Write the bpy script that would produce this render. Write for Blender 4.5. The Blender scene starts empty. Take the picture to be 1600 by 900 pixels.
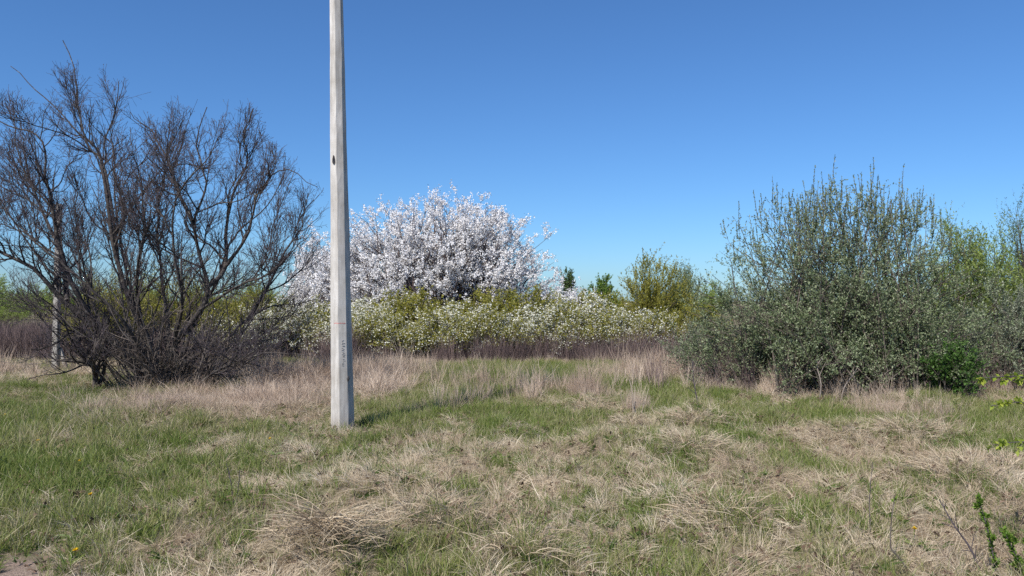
import bpy, math, random
import numpy as np
from mathutils import Vector

# ------------------------------------------------------------------ camera, sky, sun, exposure
SC = bpy.context.scene
FPX, HZ, CAMH = 1180.0, 470.0, 1.6          # focal length and horizon row in photograph pixels, eye height
cam_d = bpy.data.cameras.new('camera'); cam_d.sensor_width = 36.0; cam_d.lens = 36.0 * FPX / 1600.0
cam_d.clip_start = 0.05; cam_d.clip_end = 6000
cam = bpy.data.objects.new('camera', cam_d); SC.collection.objects.link(cam)
cam.location = (0, 0, CAMH); cam.rotation_euler = (math.radians(90) + math.atan((HZ - 450) / FPX), 0, 0)
SC.camera = cam

SUN_EL, SUN_AZ = math.radians(47), math.radians(180 + 32)   # azimuth clockwise from +Y: behind the camera, to the left
world = bpy.data.worlds.new('World'); SC.world = world; world.use_nodes = True
wn, wl = world.node_tree.nodes, world.node_tree.links
sky = wn.new('ShaderNodeTexSky'); sky.sky_type = 'NISHITA'; sky.sun_disc = False
sky.sun_elevation = SUN_EL; sky.sun_rotation = SUN_AZ
sky.altitude = 0; sky.air_density = 1.0; sky.dust_density = 0.4; sky.ozone_density = 10.0
hsv = wn.new('ShaderNodeHueSaturation'); hsv.inputs['Saturation'].default_value = 1.0
wbal = wn.new('ShaderNodeMix'); wbal.data_type = 'RGBA'; wbal.blend_type = 'MULTIPLY'; wbal.inputs[0].default_value = 1.0; wbal.inputs[7].default_value = (.91, 1.14, 1.29, 1)   # the camera's cool white balance
bg = wn['Background']; bg.inputs['Strength'].default_value = 0.085
wl.new(sky.outputs[0], hsv.inputs['Color']); wl.new(hsv.outputs[0], wbal.inputs[6]); wl.new(wbal.outputs[2], bg.inputs['Color'])

sun_d = bpy.data.lights.new('sun', 'SUN'); sun_d.energy = 5.0; sun_d.angle = math.radians(0.53); sun_d.color = (1.0, 0.955, 0.89)
sun = bpy.data.objects.new('sun', sun_d); SC.collection.objects.link(sun)
sd = Vector((math.sin(SUN_AZ) * math.cos(SUN_EL), math.cos(SUN_AZ) * math.cos(SUN_EL), math.sin(SUN_EL)))
sun.rotation_euler = sd.to_track_quat('Z', 'Y').to_euler(); sun.location = (-10, -10, 20)

SC.view_settings.view_transform = 'Standard'; SC.view_settings.look = 'None'
SC.view_settings.exposure = 0.33; SC.view_settings.gamma = 1.0
SC.cycles.max_bounces = 6; SC.cycles.diffuse_bounces = 3; SC.cycles.transmission_bounces = 3; SC.cycles.transparent_max_bounces = 4
SC.cycles.use_denoising = False

# ------------------------------------------------------------------ helpers
RNG = np.random.default_rng(7)
random.seed(7)

def vnoise(x, y, s, seed=0):
    """smooth value noise 0..1 of cell size s"""
    x = np.asarray(x, float) / s; y = np.asarray(y, float) / s
    xi = np.floor(x).astype(np.int64); yi = np.floor(y).astype(np.int64)
    fx = x - xi; fy = y - yi; fx = fx * fx * (3 - 2 * fx); fy = fy * fy * (3 - 2 * fy)
    def h(a, b):
        n = (a * 374761393 + b * 668265263 + seed * 974711) & 0x7fffffff
        n = ((n ^ (n >> 13)) * 1274126177) & 0x7fffffff
        n = n ^ (n >> 16)
        return (n & 0xffff) / 65535.0
    return (h(xi, yi) * (1 - fx) + h(xi + 1, yi) * fx) * (1 - fy) + (h(xi, yi + 1) * (1 - fx) + h(xi + 1, yi + 1) * fx) * fy

def fnoise(x, y, s, seed=0):
    return (vnoise(x, y, s, seed) * 4 + vnoise(x, y, s / 2.1, seed + 11) * 2 + vnoise(x, y, s / 4.3, seed + 23)) / 7

def P(px, py, d):                       # photograph pixel at distance d -> a point of the place
    return np.array([(px - 800) / FPX * d, d, CAMH - (py - HZ) / FPX * d])

def G(px, py):                          # photograph pixel on the meadow -> ground x, y
    d = CAMH * FPX / (py - HZ)
    return np.array([(px - 800) / FPX * d, d])

# low mounds of the meadow: pixel x, pixel y, radius, height
MOUNDS = [(510, 880, .38, .14), (690, 830, .45, .10), (820, 893, .32, .10), (720, 730, .5, .08), (950, 700, .45, .10), (1085, 660, .5, .16),
          (980, 668, .3, .12), (920, 640, .4, .16), (1310, 690, .45, .14), (1420, 690, .55, .16), (1085, 715, .5, .12), (1180, 750, .5, .08), (1060, 800, .4, .1),
          (1120, 840, .45, .12), (880, 750, .5, .1), (1480, 760, .6, .14), (1350, 790, .5, .1), (430, 870, .35, .08), (560, 770, .45, .1), (650, 780, .4, .08),
          (1560, 740, .5, .1), (800, 680, .4, .1), (1200, 665, .4, .1), (1270, 840, .4, .08), (440, 720, .5, .06), (360, 800, .4, .05),
          (300, 660, .8, .12), (230, 670, .8, .08), (450, 655, .5, .09), (1440, 640, .7, .14), (1020, 700, .4, .08)]
MXY = [(G(a, b), r, h) for a, b, r, h in MOUNDS]
def hz(x, y):
    x = np.asarray(x, float); y = np.asarray(y, float)
    z = 0.10 * (fnoise(x, y, 3.1, 3) - .5) + 0.075 * (fnoise(x, y, .62, 5) - .5)
    for c, r, h in MXY:
        q = ((x - c[0]) ** 2 + (y - c[1]) ** 2) / (r * r)
        z = z + 1.25 * h * np.exp(-q * 1.3)
    return z * np.clip((60 - np.hypot(x, y)) / 25, 0, 1)
def gz(x, y): return float(hz(x, y))

def make_mesh(name, verts, quads=None, tris=None, smooth=False):
    verts = np.asarray(verts, np.float32).reshape(-1, 3)
    me = bpy.data.meshes.new(name)
    parts, starts, off = [], [], 0
    for f, k in ((quads, 4), (tris, 3)):
        if f is not None and len(f):
            f = np.asarray(f, np.int32).reshape(-1, k); parts.append(f.ravel())
            starts.append(np.arange(len(f), dtype=np.int32) * k + off); off += f.size
    li = np.concatenate(parts); ls = np.concatenate(starts)
    me.vertices.add(len(verts)); me.vertices.foreach_set('co', verts.ravel())
    me.loops.add(len(li)); me.loops.foreach_set('vertex_index', li)
    me.polygons.add(len(ls)); me.polygons.foreach_set('loop_start', ls)
    if smooth: me.polygons.foreach_set('use_smooth', np.ones(len(ls), bool))
    me.update(calc_edges=True)
    return me

def link(name, me, mat=None, parent=None, **props):
    o = bpy.data.objects.new(name, me); SC.collection.objects.link(o)
    if mat is not None and me is not None: me.materials.append(mat)
    if parent is not None: o.parent = parent
    for k, v in props.items(): o[k] = v
    return o

def thing(name, label, cat, loc=(0, 0, 0), group=None):
    o = bpy.data.objects.new(name, None); SC.collection.objects.link(o); o.location = loc; o.empty_display_size = .2
    o['label'] = label; o['category'] = cat
    if group: o['group'] = group
    return o

def copy_thing(src, loc, rz, scale, label, group):
    c = src.copy(); SC.collection.objects.link(c); c.location = loc; c.rotation_euler = (0, 0, rz); c.scale = scale
    c['label'] = label; c['group'] = group
    for ch in list(src.children):
        k = ch.copy(); SC.collection.objects.link(k); k.parent = c
    return c

class Buf:
    def __init__(s): s.v, s.q, s.t, s.n = [], [], [], 0
    def tubes(s, Pt, R, sides):
        """Pt (M,n,3), R (M,n)"""
        M, n, _ = Pt.shape
        if M == 0: return
        T = np.gradient(Pt, axis=1); T /= np.linalg.norm(T, axis=2, keepdims=True) + 1e-9
        ref = np.where(np.abs(T[:, :1, 2:3]) > .8, np.array([[[1., 0, 0]]]), np.array([[[0, 0, 1.]]])) * np.ones((M, n, 1))
        A = np.cross(T, ref); A /= np.linalg.norm(A, axis=2, keepdims=True) + 1e-9
        B = np.cross(T, A)
        a = np.arange(sides) * 2 * math.pi / sides
        V = Pt[:, :, None, :] + R[:, :, None, None] * (A[:, :, None, :] * np.cos(a)[None, None, :, None] + B[:, :, None, :] * np.sin(a)[None, None, :, None])
        idx = np.arange(M * n * sides).reshape(M, n, sides) + s.n
        i0 = idx[:, :-1, :]; i1 = idx[:, 1:, :]
        s.q.append(np.stack([i0, np.roll(i0, -1, 2), np.roll(i1, -1, 2), i1], -1).reshape(-1, 4))
        s.v.append(V.reshape(-1, 3)); s.n += M * n * sides
    def leaves(s, base, dirv, nrm, L, W, fold=.25, wide=.45):
        """folded diamond leaves; base, dirv, nrm (M,3); L, W (M,)"""
        M = len(base)
        if M == 0: return
        d = dirv / (np.linalg.norm(dirv, axis=1, keepdims=True) + 1e-9)
        sd_ = np.cross(d, nrm); sd_ /= np.linalg.norm(sd_, axis=1, keepdims=True) + 1e-9
        up = np.cross(sd_, d)
        L = np.broadcast_to(L, (M,))[:, None]; W = np.broadcast_to(W, (M,))[:, None]
        mid = base + d * L * wide
        V = np.stack([base, mid + sd_ * W * .5 + up * W * fold, base + d * L, mid - sd_ * W * .5 + up * W * fold], 1)
        i = np.arange(M)[:, None] * 4 + s.n
        s.t.append(np.concatenate([i + np.array([[0, 1, 2]]), i + np.array([[0, 2, 3]])], 0))
        s.v.append(V.reshape(-1, 3)); s.n += M * 4
    def mesh(s, name, smooth=False):
        return make_mesh(name, np.concatenate(s.v), np.concatenate(s.q) if s.q else None, np.concatenate(s.t) if s.t else None, smooth)

def rdir(n, rng=RNG):
    v = rng.normal(size=(n, 3)); return v / np.linalg.norm(v, axis=1, keepdims=True)
def unit(v): return v / (np.linalg.norm(v, axis=-1, keepdims=True) + 1e-9)

def grow(start, d, L, n, wander, up, rng=RNG):
    M = len(start); out = np.empty((M, n, 3)); out[:, 0] = start; d = unit(d)
    st = (np.broadcast_to(L, (M,)) / (n - 1))[:, None]
    for i in range(1, n):
        d = unit(d + rng.normal(size=(M, 3)) * wander + np.array([0, 0, up]))
        out[:, i] = out[:, i - 1] + d * st
    return out
def taper(r0, r1, n):
    r0 = np.asarray(r0, float); t = np.linspace(0, 1, n)[None, :]
    return r0[:, None] * (1 - t) + np.asarray(r1) * t if np.ndim(r1) == 0 else r0[:, None] * (1 - t) + np.asarray(r1)[:, None] * t
def along(Pt, R, k, t0, t1, rng=RNG):
    """k points on each polyline -> position, tangent, radius, parent index, t"""
    M, n, _ = Pt.shape
    idx = np.repeat(np.arange(M), k); t = rng.uniform(t0, t1, M * k)
    f = t * (n - 1); i = np.minimum(f.astype(int), n - 2); w = (f - i)[:, None]
    a, b = Pt[idx, i], Pt[idx, i + 1]
    r = R[idx, i] * (1 - w[:, 0]) + R[idx, i + 1] * w[:, 0]
    return a * (1 - w) + b * w, unit(b - a), r, idx, t
def side(T, ang, rng=RNG):
    """directions that leave T at about ang (radians)"""
    q = rdir(len(T), rng); q = unit(q - T * np.sum(q * T, 1, keepdims=True))
    a = np.broadcast_to(ang, (len(T),))[:, None]
    return unit(T * np.cos(a) + q * np.sin(a))
def spline(pts, n):
    """Catmull-Rom through pts resampled to n points"""
    p = np.asarray(pts, float); p = np.vstack([2 * p[0] - p[1], p, 2 * p[-1] - p[-2]])
    m = len(p) - 3; out = []
    for u in np.linspace(0, m - 1e-6, n):
        i = int(u); t = u - i; a, b, c, d = p[i:i + 4]
        out.append(.5 * (2 * b + (c - a) * t + (2 * a - 5 * b + 4 * c - d) * t * t + (3 * b - a - 3 * c + d) * t ** 3))
    return np.array(out)

# ------------------------------------------------------------------ materials
def mat_new(name):
    m = bpy.data.materials.new(name); m.use_nodes = True; nt = m.node_tree
    for n in list(nt.nodes): nt.nodes.remove(n)
    out = nt.nodes.new('ShaderNodeOutputMaterial'); return m, nt.nodes, nt.links, out
def ramp(N, stops, interp='LINEAR'):
    r = N.new('ShaderNodeValToRGB'); e = r.color_ramp.elements; r.color_ramp.interpolation = interp
    while len(e) < len(stops): e.new(.5)
    for k, (p, c) in zip(e, stops): k.position = p; k.color = (*c, 1)
    return r
def mat_leaf(name, cols, transl=.3, rough=.55, spec=.25, tcol=None, tint=False):
    """colour picked per leaf (mesh island); some light passes through"""
    m, N, Lk, out = mat_new(name)
    g = N.new('ShaderNodeNewGeometry')
    r = ramp(N, [(i / max(1, len(cols) - 1), c) for i, c in enumerate(cols)])
    if tint:
        at = N.new('ShaderNodeAttribute'); at.attribute_type = 'INSTANCER'; at.attribute_name = 'tint'
        ma = N.new('ShaderNodeMath'); ma.operation = 'MULTIPLY_ADD'; ma.inputs[1].default_value = .6
        Lk.new(g.outputs['Random Per Island'], ma.inputs[0])
        mb = N.new('ShaderNodeMath'); mb.operation = 'MULTIPLY_ADD'; mb.inputs[1].default_value = .8; mb.inputs[2].default_value = -.2
        Lk.new(at.outputs['Fac'], mb.inputs[0]); Lk.new(mb.outputs[0], ma.inputs[2])
        Lk.new(ma.outputs[0], r.inputs[0])
    else:
        Lk.new(g.outputs['Random Per Island'], r.inputs[0])
    b = N.new('ShaderNodeBsdfPrincipled'); b.inputs['Roughness'].default_value = rough; b.inputs['Specular IOR Level'].default_value = spec
    t = N.new('ShaderNodeBsdfTranslucent'); mx = N.new('ShaderNodeMixShader'); mx.inputs[0].default_value = transl
    Lk.new(r.outputs[0], b.inputs['Base Color'])
    if tcol:
        mc = N.new('ShaderNodeMix'); mc.data_type = 'RGBA'; mc.inputs[0].default_value = .5; mc.inputs[7].default_value = (*tcol, 1)
        Lk.new(r.outputs[0], mc.inputs[6]); Lk.new(mc.outputs[2], t.inputs[0])
    else: Lk.new(r.outputs[0], t.inputs[0])
    Lk.new(b.outputs[0], mx.inputs[1]); Lk.new(t.outputs[0], mx.inputs[2]); Lk.new(mx.outputs[0], out.inputs[0])
    return m
def mat_bark(name, c0, c1, scale=14, rough=.9, bump=.4, lichen=None):
    m, N, Lk, out = mat_new(name)
    tc = N.new('ShaderNodeTexCoord'); nz = N.new('ShaderNodeTexNoise'); nz.inputs['Scale'].default_value = scale; nz.inputs['Detail'].default_value = 6
    Lk.new(tc.outputs['Object'], nz.inputs[0])
    st = [(.3, c0), (.62, c1)]
    if lichen: st.append((.74, lichen))
    r = ramp(N, st); Lk.new(nz.outputs[0], r.inputs[0])
    b = N.new('ShaderNodeBsdfPrincipled'); b.inputs['Roughness'].default_value = rough; b.inputs['Specular IOR Level'].default_value = .2
    bp = N.new('ShaderNodeBump'); bp.inputs['Strength'].default_value = bump; bp.inputs['Distance'].default_value = .02
    Lk.new(nz.outputs[0], bp.inputs['Height']); Lk.new(bp.outputs[0], b.inputs['Normal'])
    Lk.new(r.outputs[0], b.inputs['Base Color']); Lk.new(b.outputs[0], out.inputs[0])
    return m

def mat_ground():
    m, N, Lk, out = mat_new('meadow_soil')
    tc = N.new('ShaderNodeTexCoord')
    def noise(s, d=8, ro=.6):
        n = N.new('ShaderNodeTexNoise'); n.inputs['Scale'].default_value = s; n.inputs['Detail'].default_value = d; n.inputs['Roughness'].default_value = ro
        Lk.new(tc.outputs['Object'], n.inputs[0]); return n
    n1, n2, n3 = noise(9), noise(.8), noise(60, 5)
    thatch = ramp(N, [(.3, (.10, .075, .05)), (.5, (.22, .17, .115)), (.7, (.33, .265, .19))]); Lk.new(n1.outputs[0], thatch.inputs[0])
    green = ramp(N, [(.3, (.035, .05, .015)), (.7, (.09, .12, .04))]); Lk.new(n1.outputs[0], green.inputs[0])
    ga = N.new('ShaderNodeAttribute'); ga.attribute_name = 'green'
    mx = N.new('ShaderNodeMix'); mx.data_type = 'RGBA'; Lk.new(ga.outputs['Fac'], mx.inputs[0]); Lk.new(thatch.outputs[0], mx.inputs[6]); Lk.new(green.outputs[0], mx.inputs[7])
    soil = ramp(N, [(.3, (.16, .115, .09)), (.7, (.36, .27, .215))]); Lk.new(n3.outputs[0], soil.inputs[0])
    ba = N.new('ShaderNodeAttribute'); ba.attribute_name = 'bare'
    mx2 = N.new('ShaderNodeMix'); mx2.data_type = 'RGBA'; Lk.new(ba.outputs['Fac'], mx2.inputs[0]); Lk.new(mx.outputs[2], mx2.inputs[6]); Lk.new(soil.outputs[0], mx2.inputs[7])
    b = N.new('ShaderNodeBsdfPrincipled'); b.inputs['Roughness'].default_value = .95; b.inputs['Specular IOR Level'].default_value = .1
    bp = N.new('ShaderNodeBump'); bp.inputs['Strength'].default_value = .6; bp.inputs['Distance'].default_value = .03
    Lk.new(n3.outputs[0], bp.inputs['Height']); Lk.new(bp.outputs[0], b.inputs['Normal'])
    Lk.new(mx2.outputs[2], b.inputs['Base Color']); Lk.new(b.outputs[0], out.inputs[0])
    return m

def mat_concrete(name, c0, c1):
    m, N, Lk, out = mat_new(name)
    tc = N.new('ShaderNodeTexCoord'); mp = N.new('ShaderNodeMapping'); mp.inputs['Scale'].default_value = (1, 1, .12)
    Lk.new(tc.outputs['Object'], mp.inputs[0])
    def noise(s, src, d=8):
        n = N.new('ShaderNodeTexNoise'); n.inputs['Scale'].default_value = s; n.inputs['Detail'].default_value = d; n.inputs['Roughness'].default_value = .65
        Lk.new(src, n.inputs[0]); return n
    a = noise(16, mp.outputs[0]); f = noise(130, tc.outputs['Object'], 4); l = noise(2.2, tc.outputs['Object'])
    r = ramp(N, [(.28, c0), (.7, c1)]); Lk.new(a.outputs[0], r.inputs[0])
    sp = ramp(N, [(.33, (.74, .72, .70)), (.45, (1, 1, 1))]); Lk.new(f.outputs[0], sp.inputs[0])
    lr = ramp(N, [(.32, (.72, .70, .66)), (.6, (1, 1, 1))]); Lk.new(l.outputs[0], lr.inputs[0])
    m1 = N.new('ShaderNodeMix'); m1.data_type = 'RGBA'; m1.blend_type = 'MULTIPLY'; m1.inputs[0].default_value = 1
    Lk.new(r.outputs[0], m1.inputs[6]); Lk.new(sp.outputs[0], m1.inputs[7])
    m2 = N.new('ShaderNodeMix'); m2.data_type = 'RGBA'; m2.blend_type = 'MULTIPLY'; m2.inputs[0].default_value = 1
    Lk.new(m1.outputs[2], m2.inputs[6]); Lk.new(lr.outputs[0], m2.inputs[7])
    # splashed dirt near the ground, and thin brown runs
    sx = N.new('ShaderNodeSeparateXYZ'); Lk.new(tc.outputs['Object'], sx.inputs[0])
    dz = N.new('ShaderNodeMath'); dz.operation = 'MULTIPLY_ADD'; dz.inputs[1].default_value = .55; Lk.new(l.outputs[0], dz.inputs[0])
    ng_ = N.new('ShaderNodeMath'); ng_.operation = 'MULTIPLY'; ng_.inputs[1].default_value = -1.; Lk.new(sx.outputs[2], ng_.inputs[0]); Lk.new(ng_.outputs[0], dz.inputs[2])
    dr = ramp(N, [(.06, (0, 0, 0)), (.34, (.75, .75, .75))]); Lk.new(dz.outputs[0], dr.inputs[0])
    md_ = N.new('ShaderNodeMix'); md_.data_type = 'RGBA'; Lk.new(dr.outputs[0], md_.inputs[0]); Lk.new(m2.outputs[2], md_.inputs[6]); md_.inputs[7].default_value = (.24, .19, .15, 1)
    mp2 = N.new('ShaderNodeMapping'); mp2.inputs['Scale'].default_value = (1, 1, .03); Lk.new(tc.outputs['Object'], mp2.inputs[0])
    rn = noise(34, mp2.outputs[0], 3); rr_ = ramp(N, [(.60, (0, 0, 0)), (.72, (.5, .5, .5))]); Lk.new(rn.outputs[0], rr_.inputs[0])
    m3 = N.new('ShaderNodeMix'); m3.data_type = 'RGBA'; Lk.new(rr_.outputs[0], m3.inputs[0]); Lk.new(md_.outputs[2], m3.inputs[6]); m3.inputs[7].default_value = (.25, .21, .18, 1)
    m2 = m3
    b = N.new('ShaderNodeBsdfPrincipled'); b.inputs['Roughness'].default_value = .9; b.inputs['Specular IOR Level'].default_value = .2
    bp = N.new('ShaderNodeBump'); bp.inputs['Strength'].default_value = .3; bp.inputs['Distance'].default_value = .003
    Lk.new(f.outputs[0], bp.inputs['Height']); Lk.new(bp.outputs[0], b.inputs['Normal'])
    Lk.new(m2.outputs[2], b.inputs['Base Color']); Lk.new(b.outputs[0], out.inputs[0])
    return m
def mat_plain(name, c, rough=.8):
    m, N, Lk, out = mat_new(name)
    tc = N.new('ShaderNodeTexCoord'); n = N.new('ShaderNodeTexNoise'); n.inputs['Scale'].default_value = 40; n.inputs['Detail'].default_value = 5
    Lk.new(tc.outputs['Object'], n.inputs[0])
    r = ramp(N, [(.3, tuple(v * .7 for v in c)), (.7, tuple(min(1, v * 1.2) for v in c))]); Lk.new(n.outputs[0], r.inputs[0])
    b = N.new('ShaderNodeBsdfPrincipled'); b.inputs['Roughness'].default_value = rough
    Lk.new(r.outputs[0], b.inputs['Base Color']); Lk.new(b.outputs[0], out.inputs[0]); return m

M_GROUND = mat_ground()
M_GREEN = mat_leaf('grass_blades', [(.065, .105, .018), (.105, .16, .03), (.145, .205, .042), (.195, .245, .058), (.27, .28, .09), (.44, .38, .235)], .38, .5, .3, tint=True)
M_DRY = mat_leaf('dry_grass_blades', [(.21, .15, .10), (.37, .285, .19), (.50, .40, .275), (.62, .52, .38), (.70, .615, .475)], .22, .6, .25, tint=True)
M_WEED = mat_leaf('weed_leaves', [(.05, .085, .02), (.085, .13, .03), (.13, .18, .045)], .3, .5, .3, tint=True)
M_LITTER = mat_leaf('fallen_brown_leaves', [(.07, .045, .03), (.14, .09, .06), (.24, .17, .12)], .15, .7, .2, tint=True)
M_STRAW = mat_leaf('dry_stalks', [(.24, .165, .12), (.38, .285, .215), (.50, .39, .30), (.62, .51, .40)], .15, .6, .2, tint=True)
M_PURPLE = mat_leaf('bare_purple_stems', [(.055, .04, .04), (.10, .072, .072), (.155, .11, .105), (.22, .16, .14)], 0, .7, .2, tint=True)
M_BARK = mat_bark('dark_bark', (.026, .022, .021), (.09, .077, .07), 22, lichen=(.24, .23, .18))
M_SUCKER = mat_bark('grey_suckers', (.045, .034, .032), (.21, .175, .15), 3.5, bump=0)
M_TWIG = mat_bark('dark_twig', (.036, .030, .035), (.105, .086, .095), 6, bump=0)
M_BUD = mat_leaf('opening_buds', [(.12, .06, .06), (.15, .085, .075), (.16, .13, .07), (.14, .16, .06)], .2)
M_GREYBARK = mat_bark('grey_bark', (.05, .04, .034), (.145, .122, .10), 18)
M_CHERRY = mat_bark('cherry_bark', (.035, .025, .026), (.10, .075, .07), 16)
M_PETAL = mat_leaf('white_petals', [(.72, .70, .71), (.82, .80, .80), (.87, .86, .85), (.76, .72, .69)], .3, .6, .15)
M_CREAM = mat_leaf('cream_petals', [(.58, .60, .46), (.72, .72, .62), (.82, .81, .75), (.66, .62, .5)], .3, .6, .15)
M_YOUNG = mat_leaf('bronze_young_leaves', [(.13, .08, .05), (.15, .14, .05), (.19, .15, .09)], .3)
M_YELGRN = mat_leaf('yellow_green_leaves', [(.19, .20, .03), (.29, .29, .05), (.38, .36, .07), (.44, .38, .10)], .45)
M_GREYGRN = mat_leaf('grey_green_leaves', [(.085, .12, .05), (.135, .18, .078), (.195, .242, .115), (.27, .315, .17), (.39, .42, .275)], .3, .5, .35)
M_SILVER = mat_leaf('silvery_green_leaves', [(.10, .125, .07), (.17, .20, .12), (.26, .29, .19), (.40, .42, .32)], .3, .5, .35)
M_LIGHTGRN = mat_leaf('light_green_leaves', [(.18, .25, .05), (.26, .33, .08), (.35, .41, .12)], .42)
M_DARKGRN = mat_leaf('dark_green_leaves', [(.04, .09, .018), (.07, .14, .028), (.11, .20, .042)], .35)
M_MIDGRN = mat_leaf('mid_green_leaves', [(.07, .12, .035), (.11, .17, .05), (.16, .22, .075)], .35)
M_LIME = mat_leaf('lime_leaves', [(.20, .27, .03), (.29, .36, .045), (.40, .44, .08)], .45)
M_FRESH = mat_leaf('fresh_green_leaves', [(.08, .16, .02), (.14, .23, .032), (.24, .33, .06)], .4)
M_YELLOW = mat_leaf('dandelion_yellow', [(.75, .50, .01), (.85, .60, .02)], .2)
M_CONC = mat_concrete('weathered_concrete', (.38, .352, .322), (.67, .635, .59))
M_CONC_OLD = mat_concrete('old_grey_concrete', (.28, .26, .235), (.42, .395, .36))

# ------------------------------------------------------------------ where the meadow is green, dry or bare
def gauss_sum(x, y, spots):
    """spots: pixel x, pixel y, half-width px, half-height px, weight -> a soft map on the ground"""
    s = 0
    for px, py, wx, wy, w in spots:
        c = G(px, py); rx = wx / FPX * c[1]; ry = max(.25, .5 * (G(px, max(py - wy, HZ + 40))[1] - G(px, py + wy)[1]))
        s = s + w * np.exp(-((x - c[0]) / rx) ** 2 - ((y - c[1]) / ry) ** 2)
    return s
GREEN_SPOTS = [(60, 680, 170, 60, 1.2), (120, 640, 120, 25, .8), (330, 690, 130, 20, .7), (30, 780, 150, 70, 1.0), (190, 820, 150, 70, .6), (700, 625, 130, 30, .8), (880, 665, 80, 30, .7),
               (640, 655, 60, 22, .5), (1040, 630, 70, 25, .7), (1120, 640, 60, 40, .35), (1290, 650, 100, 25, .6), (1540, 655, 100, 28, .9), (1260, 720, 70, 40, .35),
               (1300, 830, 80, 50, .45), (660, 875, 50, 22, .8), (450, 825, 40, 18, .6), (740, 588, 130, 16, 1.1), (940, 588, 120, 20, .9), (1000, 600, 100, 20, .4), (560, 690, 90, 18, .3), (30, 610, 90, 14, .4),
               (1180, 800, 60, 40, .2), (970, 760, 80, 40, .15), (780, 690, 60, 25, .3), (540, 740, 60, 25, .2)]
DRY_SPOTS = [(300, 640, 190, 28, 1.0), (600, 605, 70, 14, .9), (720, 760, 200, 40, .4), (560, 850, 200, 60, .5), (1450, 740, 150, 50, .7), (1080, 840, 120, 50, .4),
             (1330, 615, 200, 14, .6), (950, 630, 70, 25, .4), (1090, 660, 60, 20, .5), (1150, 590, 90, 16, .7), (30, 590, 120, 8, .25), (470, 660, 60, 10, .7), (800, 720, 140, 40, .35)]
BARE_SPOTS = [(5, 885, 90, 34, 1.6), (20, 925, 100, 30, 1.6), (470, 661, 36, 5, .8), (572, 671, 30, 5, .9), (440, 667, 25, 4, .6), (990, 664, 18, 5, .6)]
def greenness(x, y):
    g = .27 + .05 * np.clip((y - 7) / 6, -1, 1) + .75 * gauss_sum(x, y, GREEN_SPOTS) - .62 * gauss_sum(x, y, DRY_SPOTS) + 1.1 * (fnoise(x, y, .9, 31) - .5) + 1.3 * (fnoise(x, y, .3, 37) - .5)
    return np.clip(g, 0, 1)
def bareness(x, y):
    return np.clip(gauss_sum(x, y, BARE_SPOTS) * (1.0 + 2.6 * (fnoise(x, y, .16, 41) - .5)) * 1.15 - .3, 0, 1)

# ------------------------------------------------------------------ ground: one sheet out to the horizon
def axis(lo, hi, st, far):
    a = np.arange(lo, hi + st / 2, st); k = np.geomspace(st * 2, far, 40)
    return np.concatenate([lo - k[::-1], a, hi + k])
gx, gy = axis(-14, 14, .165, 2500), axis(1.5, 21, .165, 2500)
X, Y = np.meshgrid(gx, gy)
Zg = hz(X, Y)
nx, ny = len(gx), len(gy)
ii = np.arange(nx * ny).reshape(ny, nx)
me = make_mesh('ground', np.stack([X, Y, Zg], -1), np.stack([ii[:-1, :-1], ii[:-1, 1:], ii[1:, 1:], ii[1:, :-1]], -1), None, True)
for nm, fn in (('green', greenness), ('bare', bareness)):
    at = me.attributes.new(nm, 'FLOAT', 'POINT'); at.data.foreach_set('value', fn(X, Y).astype(np.float32).ravel())
link('ground', me, M_GROUND, kind='structure')

# ------------------------------------------------------------------ concrete pole
def prism(rings, name):
    n = len(rings[0]); v = np.concatenate(rings); q = []
    for k in range(len(rings) - 1):
        for i in range(n):
            j = (i + 1) % n; q.append((k * n + i, k * n + j, (k + 1) * n + j, (k + 1) * n + i))
    m = bpy.data.meshes.new(name); m.from_pydata([tuple(p) for p in v], [], q + [tuple(range((len(rings) - 1) * n, len(rings) * n)), tuple(range(n - 1, -1, -1))]); m.update()
    return m
pb = G(533, 675); PD = pb[1]; M_PX = PD / FPX
base_plan = np.array([(-16, 4), (-15, 1), (-1, -3.2), (0, -3), (11, 4), (12, 6), (17, 22), (14, 27), (-12, 27), (-16, 21)], float)
top_plan = np.array([(-9, 3), (-8.6, 1), (-.6, -2), (.2, -1.8), (7.5, 3.4), (8, 4.5), (9.6, 13), (8, 16), (-7, 16), (-9, 12)], float)
pole = thing('utility_pole', 'tall tapering weathered concrete utility pole standing alone in the grass', 'pole', (pb[0], PD, gz(*pb)))
rings = []
HTOP = 7.4; z0 = pole.location.z
for k, z in enumerate(np.concatenate([[-.4], np.linspace(0, HTOP, 38)])):
    t = z / 5.31
    pl = (base_plan * (1 - t) + top_plan * t) * M_PX
    wob = np.array([.0015 * math.sin(z * 3.1), .001 * math.cos(z * 2.3)])
    pl = pl + wob + RNG.normal(size=pl.shape) * .0014
    rings.append(np.column_stack([pl[:, 0] - .0167 * z, pl[:, 1], np.full(len(pl), z)]))
link('shaft', prism(rings, 'pole_shaft'), M_CONC, pole)
def on_front(zz, px_off, lift):          # a point on the pole's lit front face, px_off photo pixels from its axis
    t = zz / 5.31; pl = (base_plan * (1 - t) + top_plan * t) * M_PX
    a, b = pl[1], pl[2]; u = (px_off * M_PX - a[0]) / (b[0] - a[0]); p = a + (b - a) * u
    return np.array([p[0] - .0167 * zz, p[1] - lift, zz])
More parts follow.
